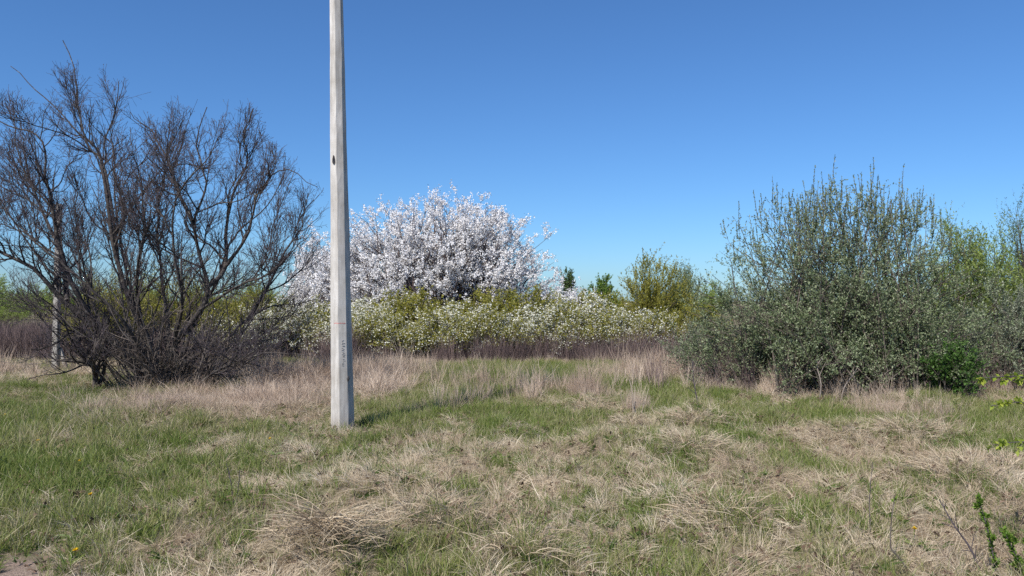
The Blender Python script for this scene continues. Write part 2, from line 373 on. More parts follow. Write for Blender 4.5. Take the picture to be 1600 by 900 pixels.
# steel lifting loop: a drop shaped ring on the lit face
zl = CAMH - (249 - HZ) / FPX * PD - z0
lp = []
for a in np.linspace(0, 2 * math.pi, 25):
    s = math.sin(a); c = math.cos(a)
    lp.append((2.1 * s * (.5 - .5 * c) ** .8, -6.5 * c))
ring = np.array([on_front(zl - q[1] * M_PX, -5.0 + q[0], .012) for q in lp])
B = Buf(); B.tubes(ring[None], np.full((1, len(ring)), .006), 6)
loop = link('lifting_loop', B.mesh('lifting_loop', True), mat_plain('rusty_dark_steel', (.035, .025, .022)), pole)
loop['label'] = 'dark drop shaped steel loop'
# red paint line
zr = CAMH - (505 - HZ) / FPX * PD - z0
def strip(zc, p0, p1, w, i0, lift, name, mat, seed):
    """thin uneven band on the pole between plan corners"""
    rr = np.random.default_rng(seed); n = 22; v = []
    t = zc / 5.31; pl = (base_plan * (1 - t) + top_plan * t) * M_PX
    path = [pl[i] for i in i0]; seg = [0] + list(np.cumsum([np.linalg.norm(path[i + 1] - path[i]) for i in range(len(path) - 1)]))
    for u in np.linspace(p0, p1, n):
        s = u * seg[-1]; k = max(j for j in range(len(seg) - 1) if seg[j] <= s + 1e-9)
        f = (s - seg[k]) / (seg[k + 1] - seg[k]); p = path[k] + (path[k + 1] - path[k]) * f
        tg = path[k + 1] - path[k]; nn = np.array([tg[1], -tg[0]]); nn /= np.linalg.norm(nn)
        p = p + nn * lift; hw = w * (.4 + rr.random() * .8); dz = rr.normal() * .002
        v += [(p[0] - .0167 * zc, p[1], zc + dz - hw), (p[0] - .0167 * zc, p[1], zc + dz + hw)]
    return make_mesh(name, v, [(2 * i, 2 * i + 2, 2 * i + 3, 2 * i + 1) for i in range(n - 1)])
rl = link('paint_line', strip(zr, .22, .93, .006, (1, 2, 4), .0035, 'paint_line', None, 3), mat_plain('faded_red_paint', (.55, .22, .20)), pole)
rl['label'] = 'thin faded red line painted across the pole'
# worn stencil marks running up the second face (unreadable in the photograph): short raised smudges
B = Buf(); rr = np.random.default_rng(12)
for pyk in np.linspace(533, 572, 12):
    zc = CAMH - (pyk - HZ) / FPX * PD - z0; t = zc / 5.31; pl = (base_plan * (1 - t) + top_plan * t) * M_PX
    a, b = pl[3], pl[4]; tg = unit(b - a); nn = np.array([tg[1], -tg[0]])
    for q in range(2):
        f0 = rr.uniform(.3, .5); f1 = f0 + rr.uniform(.12, .3); pa = a + (b - a) * f0 + nn * .002; pb2 = a + (b - a) * f1 + nn * .002
        dz = rr.normal() * .008
        B.tubes(np.array([[(pa[0] - .0167 * zc, pa[1], zc + dz), (pb2[0] - .0167 * zc, pb2[1], zc + dz + rr.normal() * .008)]]), np.full((1, 2), .0021), 4)
st = link('stencil_mark', B.mesh('stencil_mark'), mat_plain('grey_stencil', (.40, .38, .36)), pole, kind='stuff'); st['label'] = 'faint worn lettering along the pole'
# chipped knot low on the shaded edge
zc = CAMH - (592 - HZ) / FPX * PD - z0; t = zc / 5.31; pl = (base_plan * (1 - t) + top_plan * t) * M_PX
B = Buf(); c = pl[5]; B.tubes(np.array([[(c[0] - .0167 * zc - .004, c[1] - .006, zc - .035), (c[0] - .0167 * zc, c[1] - .01, zc), (c[0] - .0167 * zc + .004, c[1] - .004, zc + .035)]]), np.array([[.008, .02, .006]]), 7)
link('chip', B.mesh('chip', True), mat_plain('dark_chip', (.05, .045, .045)), pole)

# ------------------------------------------------------------------ old post beyond the bare tree
qb = G(86, 580); qd = qb[1]; s_ = qd / FPX
post = thing('concrete_post', 'old grey concrete post with a short leaning brace behind the bare tree', 'post', (qb[0], qd, gz(*qb)))
plan = np.array([(-5, 0), (-4.4, -1), (3, -1), (4, 0), (4.6, 7), (4, 8), (-4.4, 8), (-5, 7)], float) * s_
hh = CAMH - (318 - HZ) / FPX * qd - post.location.z
link('shaft', prism([np.column_stack([plan * (1 - .25 * u) + np.array([.05 * u, 0]), np.full(8, -.3 + (hh + .3) * u)]) for u in np.linspace(0, 1, 14)], 'post_shaft'), M_CONC_OLD, post)
bp_ = np.array([(-2.4, -2), (2.4, -2), (2.4, 2.4), (-2.4, 2.4)], float) * s_
link('brace', prism([np.column_stack([bp_ + np.array([.26 - .2 * u, .1]), np.full(4, -.1 + .62 * u)]) for u in (0, .33, .66, 1)], 'post_brace'), M_CONC_OLD, post)

# ------------------------------------------------------------------ dark bare tree
tb = G(255, 604); TD = tb[1]
tree = thing('bare_tree', 'big dark many-stemmed bare tree with opening red buds left of the pole', 'tree', (tb[0], TD, gz(*tb)))
org = np.array([tb[0], TD, gz(*tb)])
LIMBS = [  # (r0, r1, [(px, py, depth offset)...])
    (.085, .012, [(250, 608, 0), (236, 540, -.1), (205, 470, -.3), (180, 390, -.4), (170, 307, -.4), (160, 250, -.3), (147, 230, -.3), (133, 173, -.2), (130, 125, -.2), (108, 62, 0)]),
    (.075, .010, [(245, 608, .2), (225, 530, .3), (190, 440, .5), (172, 330, .5), (150, 245, .6), (110, 207, .7), (60, 157, .8), (0, 110, .9)]),
    (.05, .008, [(232, 570, .1), (205, 460, .5), (180, 340, .7), (172, 240, .8), (173, 190, .8), (190, 110, .9)]),
    (.11, .02, [(240, 606, -.2), (190, 550, -.4), (150, 510, -.6), (105, 470, -.8), (60, 425, -1.), (0, 392, -1.1), (-70, 350, -1.2), (-120, 260, -1.2)]),
    (.07, .01, [(150, 510, -.6), (110, 440, -.9), (90, 380, -1.), (77, 307, -1.), (70, 273, -1.), (60, 213, -.9), (0, 190, -.9), (-40, 130, -.9)]),
    (.07, .012, [(105, 470, -.8), (95, 400, -.2), (60, 330, .2), (30, 270, .3), (20, 215, .4)]),
    (.10, .012, [(262, 608, -.1), (270, 545, -.2), (311, 485, -.4), (323, 450, -.5), (312, 400, -.5), (300, 340, -.6), (320, 280, -.6), (297, 213, -.6), (312, 153, -.5)]),
    (.07, .01, [(323, 450, -.5), (350, 420, -.3), (352, 360, 0), (362, 310, .2), (387, 253, .3), (383, 207, .3), (393, 165, .4)]),
    (.05, .008, [(350, 420, -.3), (385, 370, -.4), (400, 310, -.4), (440, 285, -.4), (495, 318, -.5)]),
    (.055, .009, [(300, 345, -.6), (275, 290, -.3), (262, 240, 0), (240, 200, .2), (215, 175, .3)]),
    (.08, .012, [(275, 606, .2), (300, 560, .3), (345, 545, .4), (389, 500, .5), (440, 482, .6), (505, 474, .7)]),
    (.06, .01, [(389, 500, .5), (420, 440, .6), (440, 390, .7), (470, 350, .8), (478, 300, .8)]),
    (.05, .008, [(290, 600, -.4), (340, 580, -.8), (400, 560, -1.), (467, 562, -1.1)]),
    (.07, .01, [(265, 608, .5), (262, 500, .8), (250, 420, 1.0), (245, 350, 1.1), (260, 270, 1.2), (270, 200, 1.2)]),
    (.06, .01, [(275, 606, .5), (300, 510, 1.0), (340, 430, 1.4), (360, 370, 1.5), (420, 310, 1.6), (440, 240, 1.6)]),
    (.09, .014, [(150, 602, -.5), (146, 578, -.6), (118, 560, -.8), (92, 552, -1.0), (60, 530, -1.1)]),
    (.06, .010, [(150, 602, -.5), (165, 560, -.4), (140, 500, -.2), (130, 430, .1), (115, 350, .3), (120, 290, .4)]),
    (.07, .012, [(235, 606, .4), (190, 540, .8), (120, 470, 1.2), (60, 400, 1.5), (10, 330, 1.6), (-30, 260, 1.6)]),
    (.05, .008, [(225, 530, .3), (215, 440, -.6), (225, 350, -1.), (215, 270, -1.1), (200, 200, -1.1)]),
    (.05, .008, [(270, 545, -.2), (285, 470, -1.), (270, 390, -1.3), (280, 310, -1.4), (330, 240, -1.4), (340, 200, -1.4)]),
    (.04, .008, [(311, 485, -.4), (370, 450, -1.), (420, 430, -1.3), (460, 400, -1.4), (490, 370, -1.4)]),
    (.05, .008, [(240, 590, -.4), (200, 510, -1.2), (130, 440, -1.6), (60, 380, -1.8), (20, 330, -1.8), (-20, 290, -1.8)]),
]
LP, LR = [], []
for r0, r1, pts in LIMBS:
    w = np.array([P(a, b, TD + c) for a, b, c in pts]); w[0][2] = max(w[0][2], gz(*tb) - .05) if pts[0][1] < 595 else gz(w[0][0], w[0][1]) - .12
    s = spline(w, 30); s += np.cumsum(RNG.normal(size=s.shape) * .024, 0) * np.linspace(0, 1, 30)[:, None] * .8
    LP.append(s); LR.append(r1 * .65 + (r0 * .66 - r1 * .65) * (1 - np.linspace(0, 1, 30)) ** 1.25)
LP = np.array(LP); LR = np.array(LR)
B = Buf(); B.tubes(LP - org, LR, 8); link('trunk', B.mesh('bare_trunk', True), M_BARK, tree)
def bough_level(Pt, R, k, t0, t1, L0, L1, n, ang, wand, up, rmul, rmax, rend, rng=RNG):
    s, T, r, idx, t = along(Pt, R, k, t0, t1, rng)
    d = side(T, rng.uniform(ang[0], ang[1], len(T)), rng)
    L = rng.uniform(L0, L1, len(T)) * (1.2 - .75 * t)
    c = grow(s, d, L, n, wand, up, rng); rr = taper(np.minimum(r * rmul, rmax), rend, n)
    return c, rr
OUTL = np.array([(-400, 200), (-150, 140), (-20, 100), (60, 140), (108, 52), (145, 95), (192, 100), (220, 185), (262, 205), (312, 148), (345, 205), (392, 158), (425, 215), (460, 258), (497, 305), (515, 420), (520, 700), (900, 900)], float)
def inside(C, slack=0.):
    """keep the twigs whose tip stays under the crown's uneven outline"""
    e = C[:, -1]; px = 800 + FPX * e[:, 0] / TD; py = HZ - FPX * (e[:, 2] - CAMH) / TD
    return (py > np.interp(px, OUTL[:, 0], OUTL[:, 1]) - slack - np.abs(RNG.normal(size=len(e))) * 8) & (px < 512 + RNG.normal(size=len(e)) * 8) & (e[:, 2] > .2)
lm, lmr = bough_level(LP, LR, 4, .15, .7, 1.0, 2.4, 12, (.4, 1.1), .15, .04, .6, .026, .006)
ok = inside(lm); lm, lmr = lm[ok], lmr[ok]
B = Buf(); B.tubes(lm - org, lmr, 6); link('limbs', B.mesh('bare_limbs', True), M_BARK, tree, kind='stuff')
c1a, r1a = bough_level(lm, lmr, 8, .1, .9, .35, 1.0, 9, (.35, .95), .12, .12, .6, .013, .004)
c1, r1 = bough_level(LP, LR, 15, .12, .9, .45, 1.25, 9, (.35, .95), .12, .12, .6, .018, .004)
c1 = np.concatenate([c1, c1a]); r1 = np.concatenate([r1, r1a]); ok = inside(c1); c1, r1 = c1[ok], r1[ok]
c2, r2 = bough_level(c1, r1, 7, .05, .95, .2, .6, 6, (.4, 1.0), .12, .12, .6, .009, .0028); ok = inside(c2); c2, r2 = c2[ok], r2[ok]
c3, r3 = bough_level(c2, r2, 3, .1, 1., .06, .24, 4, (.45, 1.1), .16, .06, .7, .0045, .0022); ok = inside(c3, 5); c3, r3 = c3[ok], r3[ok]
# stems rising thick from the stool
ns = 115; a = RNG.uniform(0, 2 * math.pi, ns); rad = RNG.uniform(.05, .75, ns)
s0 = np.column_stack([org[0] + rad * np.cos(a) * 1.3, org[1] + rad * np.sin(a), np.zeros(ns)]); s0[:, 2] = hz(s0[:, 0], s0[:, 1]) - .03
d0 = np.column_stack([np.where(np.cos(a) < 0, .75, 1.) * np.cos(a) * RNG.uniform(.2, 1.4, ns), np.sin(a) * RNG.uniform(.2, 1.2, ns), np.ones(ns)])
cs = grow(s0, d0, RNG.uniform(.5, 2.9, ns), 11, .13, .035); rs = taper(RNG.uniform(.007, .022, ns), .004, 11)
cs2, rs2 = bough_level(cs, rs, 6, .2, 1., .25, .8, 6, (.5, 1.1), .18, .02, .6, .008, .003)
cs3, rs3 = bough_level(cs2, rs2, 3, .2, 1., .08, .3, 4, (.5, 1.1), .18, .02, .7, .005, .0022)
B = Buf(); B.tubes(c1 - org, r1, 5); link('branches', B.mesh('bare_branches', True), M_BARK, tree, kind='stuff')
B = Buf()
for c_, r_ in ((c2[:, [0, 2, 3, 5]], r2[:, [0, 2, 3, 5]]), (c3[:, [0, 1, 3]], r3[:, [0, 1, 3]])): B.tubes(c_ - org, r_, 3)
link('twigs', B.mesh('bare_twigs', True), M_TWIG, tree, kind='stuff')
B = Buf()
for c_, r_, k in ((c3, r3, 2), (c2, r2, 2)):
    s, T, r, i_, t = along(c_, r_, k, .3, 1.)
    keep = RNG.random(len(s)) < .45; s, T = s[keep], T[keep]
    B.leaves(s - org, side(T, RNG.uniform(.4, 1.1, len(s))), rdir(len(s)), RNG.uniform(.010, .026, len(s)), RNG.uniform(.006, .013, len(s)))
B2 = Buf(); B2.tubes(cs - org, rs, 5); B2.tubes(cs2 - org, rs2, 3); B2.tubes(cs3 - org, rs3, 3); link('suckers', B2.mesh('bare_suckers', True), M_SUCKER, tree, kind='stuff')
link('buds', B.mesh('bare_buds'), M_BUD, tree, kind='stuff')

# ------------------------------------------------------------------ shrub builder: stems to points of a dome, boughs, shoots, leaves, blossom
def dome_points(n, half, depth, z0, z1, power, rng, inner=.35, noise=.12):
    """points in a dome (local coordinates, base at origin), more of them near its skin"""
    r = np.sqrt(rng.random(n)); a = rng.uniform(0, 2 * math.pi, n)
    h = z0 + (z1 - z0) * np.maximum(1 - r ** power, 0) ** .55 * (1 + rng.normal(size=n) * noise * .5)
    z = z0 + (h - z0) * (inner + (1 - inner) * rng.random(n) ** .4)
    r = r * (1 + rng.normal(size=n) * noise * .4)
    return np.column_stack([r * np.cos(a) * half, r * np.sin(a) * depth, np.maximum(z, .1)])
def stems_to(T, base_r, rng, n=10, bow=.55, wob=.02):
    M = len(T); a = rng.uniform(0, 2 * math.pi, M); rr = base_r * np.sqrt(rng.random(M))
    s = np.column_stack([rr * np.cos(a), rr * np.sin(a), np.full(M, -.05)])
    s[:, :2] += T[:, :2] * .12
    c = s + (T - s) * np.array([.28, .28, bow])
    u = np.linspace(0, 1, n)[None, :, None]
    Pt = s[:, None] * (1 - u) ** 2 + 2 * c[:, None] * u * (1 - u) + T[:, None] * u ** 2
    w = np.cumsum(rng.normal(size=(M, n, 3)) * wob, 1); w[:, 0] = 0
    return Pt + w * u
def shoots_on(St, Sr, k, L0, L1, up, wand, rng, t0=.35, t1=1., n=6, ang=(.3, .8), r=.006):
    s, T, rad, i_, t = along(St, Sr, k, t0, t1, rng)
    d = side(T, rng.uniform(ang[0], ang[1], len(T)), rng)
    c = grow(s, d, rng.uniform(L0, L1, len(T)), n, wand, up, rng)
    return c, taper(np.minimum(rad * .6, r), .0018, n)
def dress(B, C, R, k, L0, L1, W, rng, t0=.12, ang=(.5, 1.1), fold=.2):
    s, T, r, i_, t = along(C, R, k, t0, 1., rng)
    d = side(T, rng.uniform(ang[0], ang[1], len(s)), rng)
    L = rng.uniform(L0, L1, len(s)); B.leaves(s, d, unit(rdir(len(s), rng) * .7 + np.array([0, 0, .6])), L, L * W, fold)
def flowers(B, ctr, n_each, spread, size, rng):
    """clusters of small blossoms, each a pair of crossed cupped petals"""
    M = len(ctr) * n_each; c = np.repeat(ctr, n_each, 0) + rng.normal(size=(M, 3)) * spread
    d = unit(rdir(M, rng)); nrm = unit(rdir(M, rng) + np.array([-.35, -.5, .5]))
    t = unit(np.cross(d, nrm)); L = rng.uniform(.75, 1.25, M) * size
    B.leaves(c - t * L[:, None] * .5, t, nrm, L, L * .95, .12, .5)

def shrub(name, label, cat, loc, half, depth, z0, z1, rng, stems, k1, k2, L1, L2, leaf=None, leafmat=None, barkmat=None, blossom=None, blossommat=None, up=.1,
          group=None, power=2.4, base_r=.3, r0=.03, stem_part='trunk', extra=None, inner=.35, ang=(.3, .8), wand=.09, t0=.35, skirt=0, cap=0):
    o = thing(name, label, cat, loc, group)
    T = dome_points(stems, half, depth, z0, z1, power, rng, inner)
    if skirt: T[:skirt] = dome_points(skirt, half * .9, depth * 1.05, z0, z0 + (z1 - z0) * .5, 5., rng, .4)
    if cap: T[skirt:skirt + cap] = dome_points(cap, half * .85, depth * .8, z0, z1, power * 1.4, rng, .93, .06)
    St = stems_to(T, base_r, rng); Ln = np.linalg.norm(T, axis=1); Sr = taper(r0 * (.5 + .6 * rng.random(stems)) * np.clip(Ln / Ln.max() + .3, .4, 1.2), .004, St.shape[1])
    c1, r1 = shoots_on(St, Sr, k1, L1[0], L1[1], up, wand, rng, t0=t0, ang=ang, r=.010)
    c2, r2 = shoots_on(c1, r1, k2, L2[0], L2[1], up, wand, rng, t0=.1, ang=ang, n=5, r=.005)
    B = Buf(); B.tubes(St, Sr, 6); link(stem_part, B.mesh(name + '_stems', True), barkmat, o)
    B = Buf(); B.tubes(c1[:, [0, 2, 3, 5]], r1[:, [0, 2, 3, 5]], 3); st_ = 3 if stems > 300 else 2; B.tubes(c2[::st_, ::2], r2[::st_, ::2], 3); link('branches', B.mesh(name + '_branches', True), barkmat, o, kind='stuff')
    if leaf:
        B = Buf(); k, a, b, w = leaf[:4]; dress(B, c2, r2, k, a, b, w, rng); dress(B, c1, r1, k * 2, a, b, w, rng, t0=.35)
        link('leaves', B.mesh(name + '_leaves'), leafmat, o, kind='stuff')
    if blossom:
        B = Buf(); k, ne, sp, sz, t0_ = blossom
        s, _, _, _, _ = along(c2, r2, k, t0_, 1., rng); flowers(B, s, ne, sp, sz, rng)
        s, _, _, _, _ = along(c1, r1, k, max(.3, t0_), 1., rng); flowers(B, s, ne, sp, sz, rng)
        link('blossom', B.mesh(name + '_blossom'), blossommat or M_PETAL, o, kind='stuff')
    if extra: extra(o, c1, r1, c2, r2)
    return o

def at(px, d, dz=0): x = (px - 800) / FPX * d; return (x, d, gz(x, d) + dz)
def topz(py, d): return CAMH - (py - HZ) / FPX * d
def R_(s): return np.random.default_rng(s)

# big grey-green shrub on the right, spiky upright shoots dressed with short leaves
def spikes(o, c1, r1, c2, r2):
    """upright leading shoots that stand out of the crown, close-set with small leaves"""
    rng = R_(27); e = c1[:, -1]; top = np.argsort(-(e[:, 2] + .35 * rng.normal(size=len(e)) - .0 * e[:, 1]))[:260]
    d = unit(np.column_stack([e[top, 0] * .10 + rng.normal(size=260) * .12, rng.normal(size=260) * .12, np.ones(260)]))
    C = grow(c1[top, -2], d, rng.uniform(.22, .58, 260), 7, .05, .08, rng); R = taper(np.full(260, .006), .002, 7)
    B = Buf(); B.tubes(C, R, 3); sp = link('shoots', B.mesh('spike_shoots', True), M_GREYBARK, o, kind='stuff')
    B = Buf(); dress(B, C, R, 58, .018, .040, .38, rng, .05, (.3, .8)); link('shoot_leaves', B.mesh('spike_leaves'), M_GREYGRN, sp, kind='stuff')
shrub('grey_green_shrub', 'big wide rounded grey-green shrub with spiky upright shoots at right', 'shrub', at(1308, 13.4), 2.95, 2.0, .2, topz(316, 13.4), R_(21), 400, 8, 6, (.25, .55), (.12, .30),
      leaf=(9, .024, .052, .42), leafmat=M_GREYGRN, barkmat=M_GREYBARK, up=.07, base_r=1.8, r0=.018, ang=(.35, 1.15), inner=.25, t0=.12, wand=.09, power=2.7, skirt=170, cap=90, extra=spikes)
shrub('grey_green_shrub', 'lower grey-green shrub cut by the right edge of the picture', 'shrub', at(1612, 13.6), 1.2, 1.2, .25, topz(455, 13.6), R_(22), 80, 8, 6, (.25, .55), (.14, .34),
      leaf=(9, .024, .054, .40), leafmat=M_SILVER, barkmat=M_GREYBARK, up=.14, base_r=.9, r0=.02, ang=(.25, .7), inner=.3, t0=.2)
shrub('grey_green_shrub', 'small low grey-green bush at the left foot of the big spiky shrub', 'shrub', at(1112, 14.8), .75, .8, .15, topz(505, 14.8), R_(23), 34, 7, 5, (.2, .5), (.12, .3),
      leaf=(9, .022, .042, .34), leafmat=M_SILVER, barkmat=M_GREYBARK, up=.14, base_r=.5, r0=.016, ang=(.25, .7), inner=.3, t0=.2)
shrub('dark_green_bush', 'small dark green leafy bush at the foot of the grey-green shrubs', 'shrub', at(1484, 11.7), .46, .35, .1, topz(545, 11.7), R_(24), 26, 6, 4, (.15, .4), (.08, .22),
      leaf=(7, .03, .06, .55), leafmat=M_DARKGRN, barkmat=M_GREYBARK, up=.05, base_r=.2, r0=.014, inner=.2, t0=.15)
shrub('light_green_willow', 'light green willow rising behind the grey-green shrubs at right', 'tree', at(1515, 18.0), 1.45, 1.3, .5, topz(366, 18.0), R_(25), 50, 9, 5, (.4, .9), (.2, .5),
      leaf=(10, .045, .085, .32), leafmat=M_LIGHTGRN, barkmat=M_GREYBARK, up=.14, base_r=.4, r0=.03, inner=.3)
shrub('half_bare_tree', 'tall half-bare tree with thin green leaves at the right edge', 'tree', at(1608, 31), 1.7, 1.6, 1.6, topz(318, 31), R_(26), 40, 9, 5, (.5, 1.1), (.3, .7),
      leaf=(6, .05, .09, .4), leafmat=M_MIDGRN, barkmat=M_GREYBARK, up=.12, base_r=.2, r0=.05, inner=.3)

# white blossom trees behind the hedge
def bronze(o, c1, r1, c2, r2):
    B = Buf(); rng = R_(5); dress(B, c2, r2, 1, .03, .06, .5, rng, t0=.6); link('young_leaves', B.mesh('bronze_leaves'), M_YOUNG, o, kind='stuff')
shrub('blossom_tree', 'wide rounded tree covered in white blossom behind the pole', 'tree', at(678, 25.5), 4.9, 3.2, .6, topz(316, 25.5), R_(31), 440, 8, 5, (.25, .5), (.12, .32),
      blossom=(2, 5, .032, .046, .1), barkmat=M_CHERRY, up=.06, base_r=2.2, r0=.05, extra=bronze, power=2.6, inner=.35, ang=(.3, .9), t0=.45, cap=120)
shrub('blossom_tree', 'white blossom tree half hidden between the bare tree and the pole', 'tree', at(512, 27), 1.6, 1.8, .6, topz(372, 27), R_(32), 110, 8, 5, (.3, .65), (.15, .38),
      blossom=(2, 5, .032, .046, .1), barkmat=M_CHERRY, up=.06, base_r=.5, r0=.05, extra=bronze, inner=.35, ang=(.3, .9))
shrub('blossom_shrub', 'low spreading white blossom shrub right of the blossom tree', 'shrub', at(890, 27), 1.7, 1.3, .3, topz(462, 27), R_(33), 45, 8, 5, (.3, .8), (.2, .5),
      blossom=(3, 5, .045, .042, .1), barkmat=M_CHERRY, up=.06, base_r=.6, r0=.03, inner=.3)

# background bushes and small trees
shrub('yellow_green_bush', 'tall yellow-green bush in the middle distance right of centre', 'shrub', at(1022, 24.5), 1.25, 1.1, .4, topz(408, 24.5), R_(41), 46, 8, 5, (.4, .9), (.2, .5),
      leaf=(15, .035, .07, .45), leafmat=M_YELGRN, barkmat=M_GREYBARK, up=.14, base_r=.4, r0=.03, inner=.3)
shrub('grey_twiggy_tree', 'hazy grey-green tree just behind the yellow-green bush', 'tree', at(1065, 38), 1.2, 1.2, 1., topz(418, 38), R_(42), 34, 8, 5, (.4, .9), (.2, .6),
      leaf=(9, .06, .10, .4), leafmat=M_GREYGRN, barkmat=M_GREYBARK, up=.1, base_r=.3, r0=.05, inner=.3)
shrub('slender_sapling', 'slender dark green sapling rising alone above the white blossom', 'tree', at(888, 45), .42, .42, .8, topz(421, 45), R_(43), 30, 7, 4, (.25, .6), (.15, .35),
      leaf=(12, .06, .11, .5), leafmat=M_MIDGRN, barkmat=M_GREYBARK, up=.16, base_r=.12, r0=.04, inner=.1)
shrub('round_green_bush', 'round fresh green treetop beside the slender sapling', 'tree', at(942, 42), .85, .8, 1., topz(436, 42), R_(44), 30, 7, 5, (.3, .7), (.15, .4),
      leaf=(13, .06, .10, .5), leafmat=M_FRESH, barkmat=M_GREYBARK, up=.1, base_r=.2, r0=.04, inner=.2)
for k, (px, d, py, hw, lab) in enumerate([(165, 20.5, 432, 1.15, 'yellow-green bush seen through the left half of the bare tree'), (268, 21.5, 425, 1.35, 'yellow-green bush seen through the middle of the bare tree'),
                                         (-15, 34, 462, 2.2, 'pale yellow-green willow bush at the far left edge'), (372, 22, 452, 1.1, 'yellow-green bush behind the right half of the bare tree')]):
    shrub('yellow_green_bush', lab, 'shrub', at(px, d), hw, 1.1, .3, topz(py, d), R_(45 + k), 40, 7, 5, (.35, .8), (.2, .5),
          leaf=(11, .035, .065, .42), leafmat=M_YELGRN if k != 2 else M_LIGHTGRN, barkmat=M_GREYBARK, up=.13, base_r=.4, r0=.025, inner=.3)
# a line of far bushes along the horizon
fb = shrub('far_bush', 'distant green bush on the horizon at the far left edge', 'shrub', at(-10, 62), 3.2, 2.0, .3, 3.0, R_(49), 40, 8, 5, (.5, 1.1), (.3, .7), leaf=(8, .08, .15, .5), leafmat=M_LIGHTGRN, barkmat=M_GREYBARK, up=.1, base_r=.8, r0=.04, inner=.3, group='far bushes on the horizon')
for k, (px, d, sc, lab) in enumerate([(65, 70, .9, 'distant green bush on the horizon just left of the old post'), (140, 64, .85, 'distant green bush on the horizon just right of the old post'), (225, 72, 1.0, 'distant green bush on the horizon behind the middle of the bare tree'),
                                      (310, 66, .8, 'distant green bush on the horizon behind the bare tree, right of its middle'), (395, 70, .95, 'distant green bush on the horizon behind the right side of the bare tree'), (475, 68, .8, 'distant green bush on the horizon left of the pole'),
                                      (1110, 62, .9, 'distant green bush on the horizon at the left flank of the big spiky shrub'), (865, 85, .7, 'distant green bush on the horizon left of the slender sapling'), (1560, 58, .9, 'distant green bush on the horizon left of the half-bare tree')]):
    copy_thing(fb, at(px, d), k * 1.3, (sc * 1.3, sc, sc), lab, 'far bushes on the horizon')
# hedge of low shrubs: three kinds, then copies
HB = dict(half=1.0, depth=.8, z0=.35, z1=1.5, barkmat=M_CHERRY, up=.12, base_r=.45, r0=.014, inner=.25)
LAB_W = 'low hedge shrub thick with white blossom'; LAB_G = 'low hedge shrub mostly in yellow-green leaf'; LAB_M = 'low hedge shrub of mixed white blossom and yellow-green leaf'
protos = {
    'w': shrub('hedge_shrub', LAB_W, 'shrub', (0, 0, 0), rng=R_(51), stems=46, k1=6, k2=4, L1=(.2, .5), L2=(.12, .3), leaf=(6, .03, .05, .5), leafmat=M_YELGRN, blossom=(2, 4, .03, .035, .1), blossommat=M_CREAM, group='white hedge shrubs', **HB),
    'g': shrub('hedge_shrub', LAB_G, 'shrub', (0, 0, 0), rng=R_(52), stems=46, k1=6, k2=4, L1=(.2, .5), L2=(.12, .3), leaf=(14, .03, .055, .5), leafmat=M_YELGRN, group='leafy hedge shrubs', **HB),
    'm': shrub('hedge_shrub', LAB_M, 'shrub', (0, 0, 0), rng=R_(53), stems=46, k1=6, k2=4, L1=(.2, .5), L2=(.12, .3), leaf=(10, .03, .055, .5), leafmat=M_YELGRN, blossom=(1, 3, .03, .034, .1), blossommat=M_CREAM, group='mixed hedge shrubs', **HB)}
used = set()
ROW = [('m', 330, 21.0, .9, 'low white and yellow-green hedge shrub seen through the bare tree, leftmost of the hedge'), ('m', 395, 20.6, .95, 'low white and yellow-green hedge shrub behind the right half of the bare tree'),
       ('w', 450, 20.2, 1.0, 'low white blossom hedge shrub behind the bare tree\'s right twigs'), ('m', 500, 20.8, 1.0, 'low white and green hedge shrub directly left of the pole'), ('w', 565, 20.4, .98, 'low white blossom hedge shrub directly right of the pole'),
       ('w', 580, 22.8, 1.12, 'white blossom hedge shrub in the back row just right of the pole'), ('m', 612, 20.0, .92, 'low leafy hedge shrub in the front row, second to the right of the pole'), ('g', 640, 21.5, 1.25, 'tall yellow-green hedge shrub below the left half of the blossom tree'),
       ('m', 668, 19.9, .9, 'mixed white and green hedge shrub before the yellow-green one nearest the pole'), ('w', 700, 22.9, 1.02, 'white blossom hedge shrub in the back row below the middle of the blossom tree'), ('w', 715, 20.4, .98, 'low white blossom hedge shrub in the front row below the middle of the blossom tree'),
       ('g', 765, 21.4, 1.2, 'tall yellow-green hedge shrub below the right half of the blossom tree'), ('m', 775, 20.0, .92, 'low mixed white and green front hedge shrub below the right half of the blossom tree'), ('g', 825, 21.4, 1.2, 'yellow-green hedge shrub below the right end of the blossom tree'),
       ('w', 835, 20.1, .95, 'low white blossom hedge shrub in front of the blossom tree\'s right end'), ('m', 880, 20.2, .98, 'mixed white and green hedge shrub below the slender sapling'), ('w', 915, 21.0, 1.1, 'white blossom hedge shrub between the slender sapling and the round green treetop'),
       ('g', 925, 23.2, 1.25, 'yellow-green hedge shrub just below the round green treetop'), ('m', 955, 20.3, .92, 'mixed hedge shrub at the left foot of the tall yellow-green bush'), ('w', 1000, 20.6, .9, 'low white blossom hedge shrub in front of the tall yellow-green bush'),
       ('m', 1040, 20.4, .9, 'mixed hedge shrub at the right foot of the tall yellow-green bush'), ('g', 1085, 21.0, .95, 'yellow-green hedge shrub beside the left flank of the big spiky shrub, last of the hedge')]
hr = R_(54)
for kind, px, d, sc, lab in ROW:
    src = protos[kind]; loc = at(px, d); rz = hr.normal() * .25 + (math.pi if hr.random() < .5 else 0); scl = (sc * hr.uniform(1.15, 1.5), sc * hr.uniform(.9, 1.1), sc * hr.uniform(.86, .96))
    if kind not in used: used.add(kind); src.location = loc; src.rotation_euler = (0, 0, rz); src.scale = scl; src['label'] = lab; src['group'] = 'hedge shrubs'
    else: copy_thing(src, loc, rz, scl, lab, 'hedge shrubs')

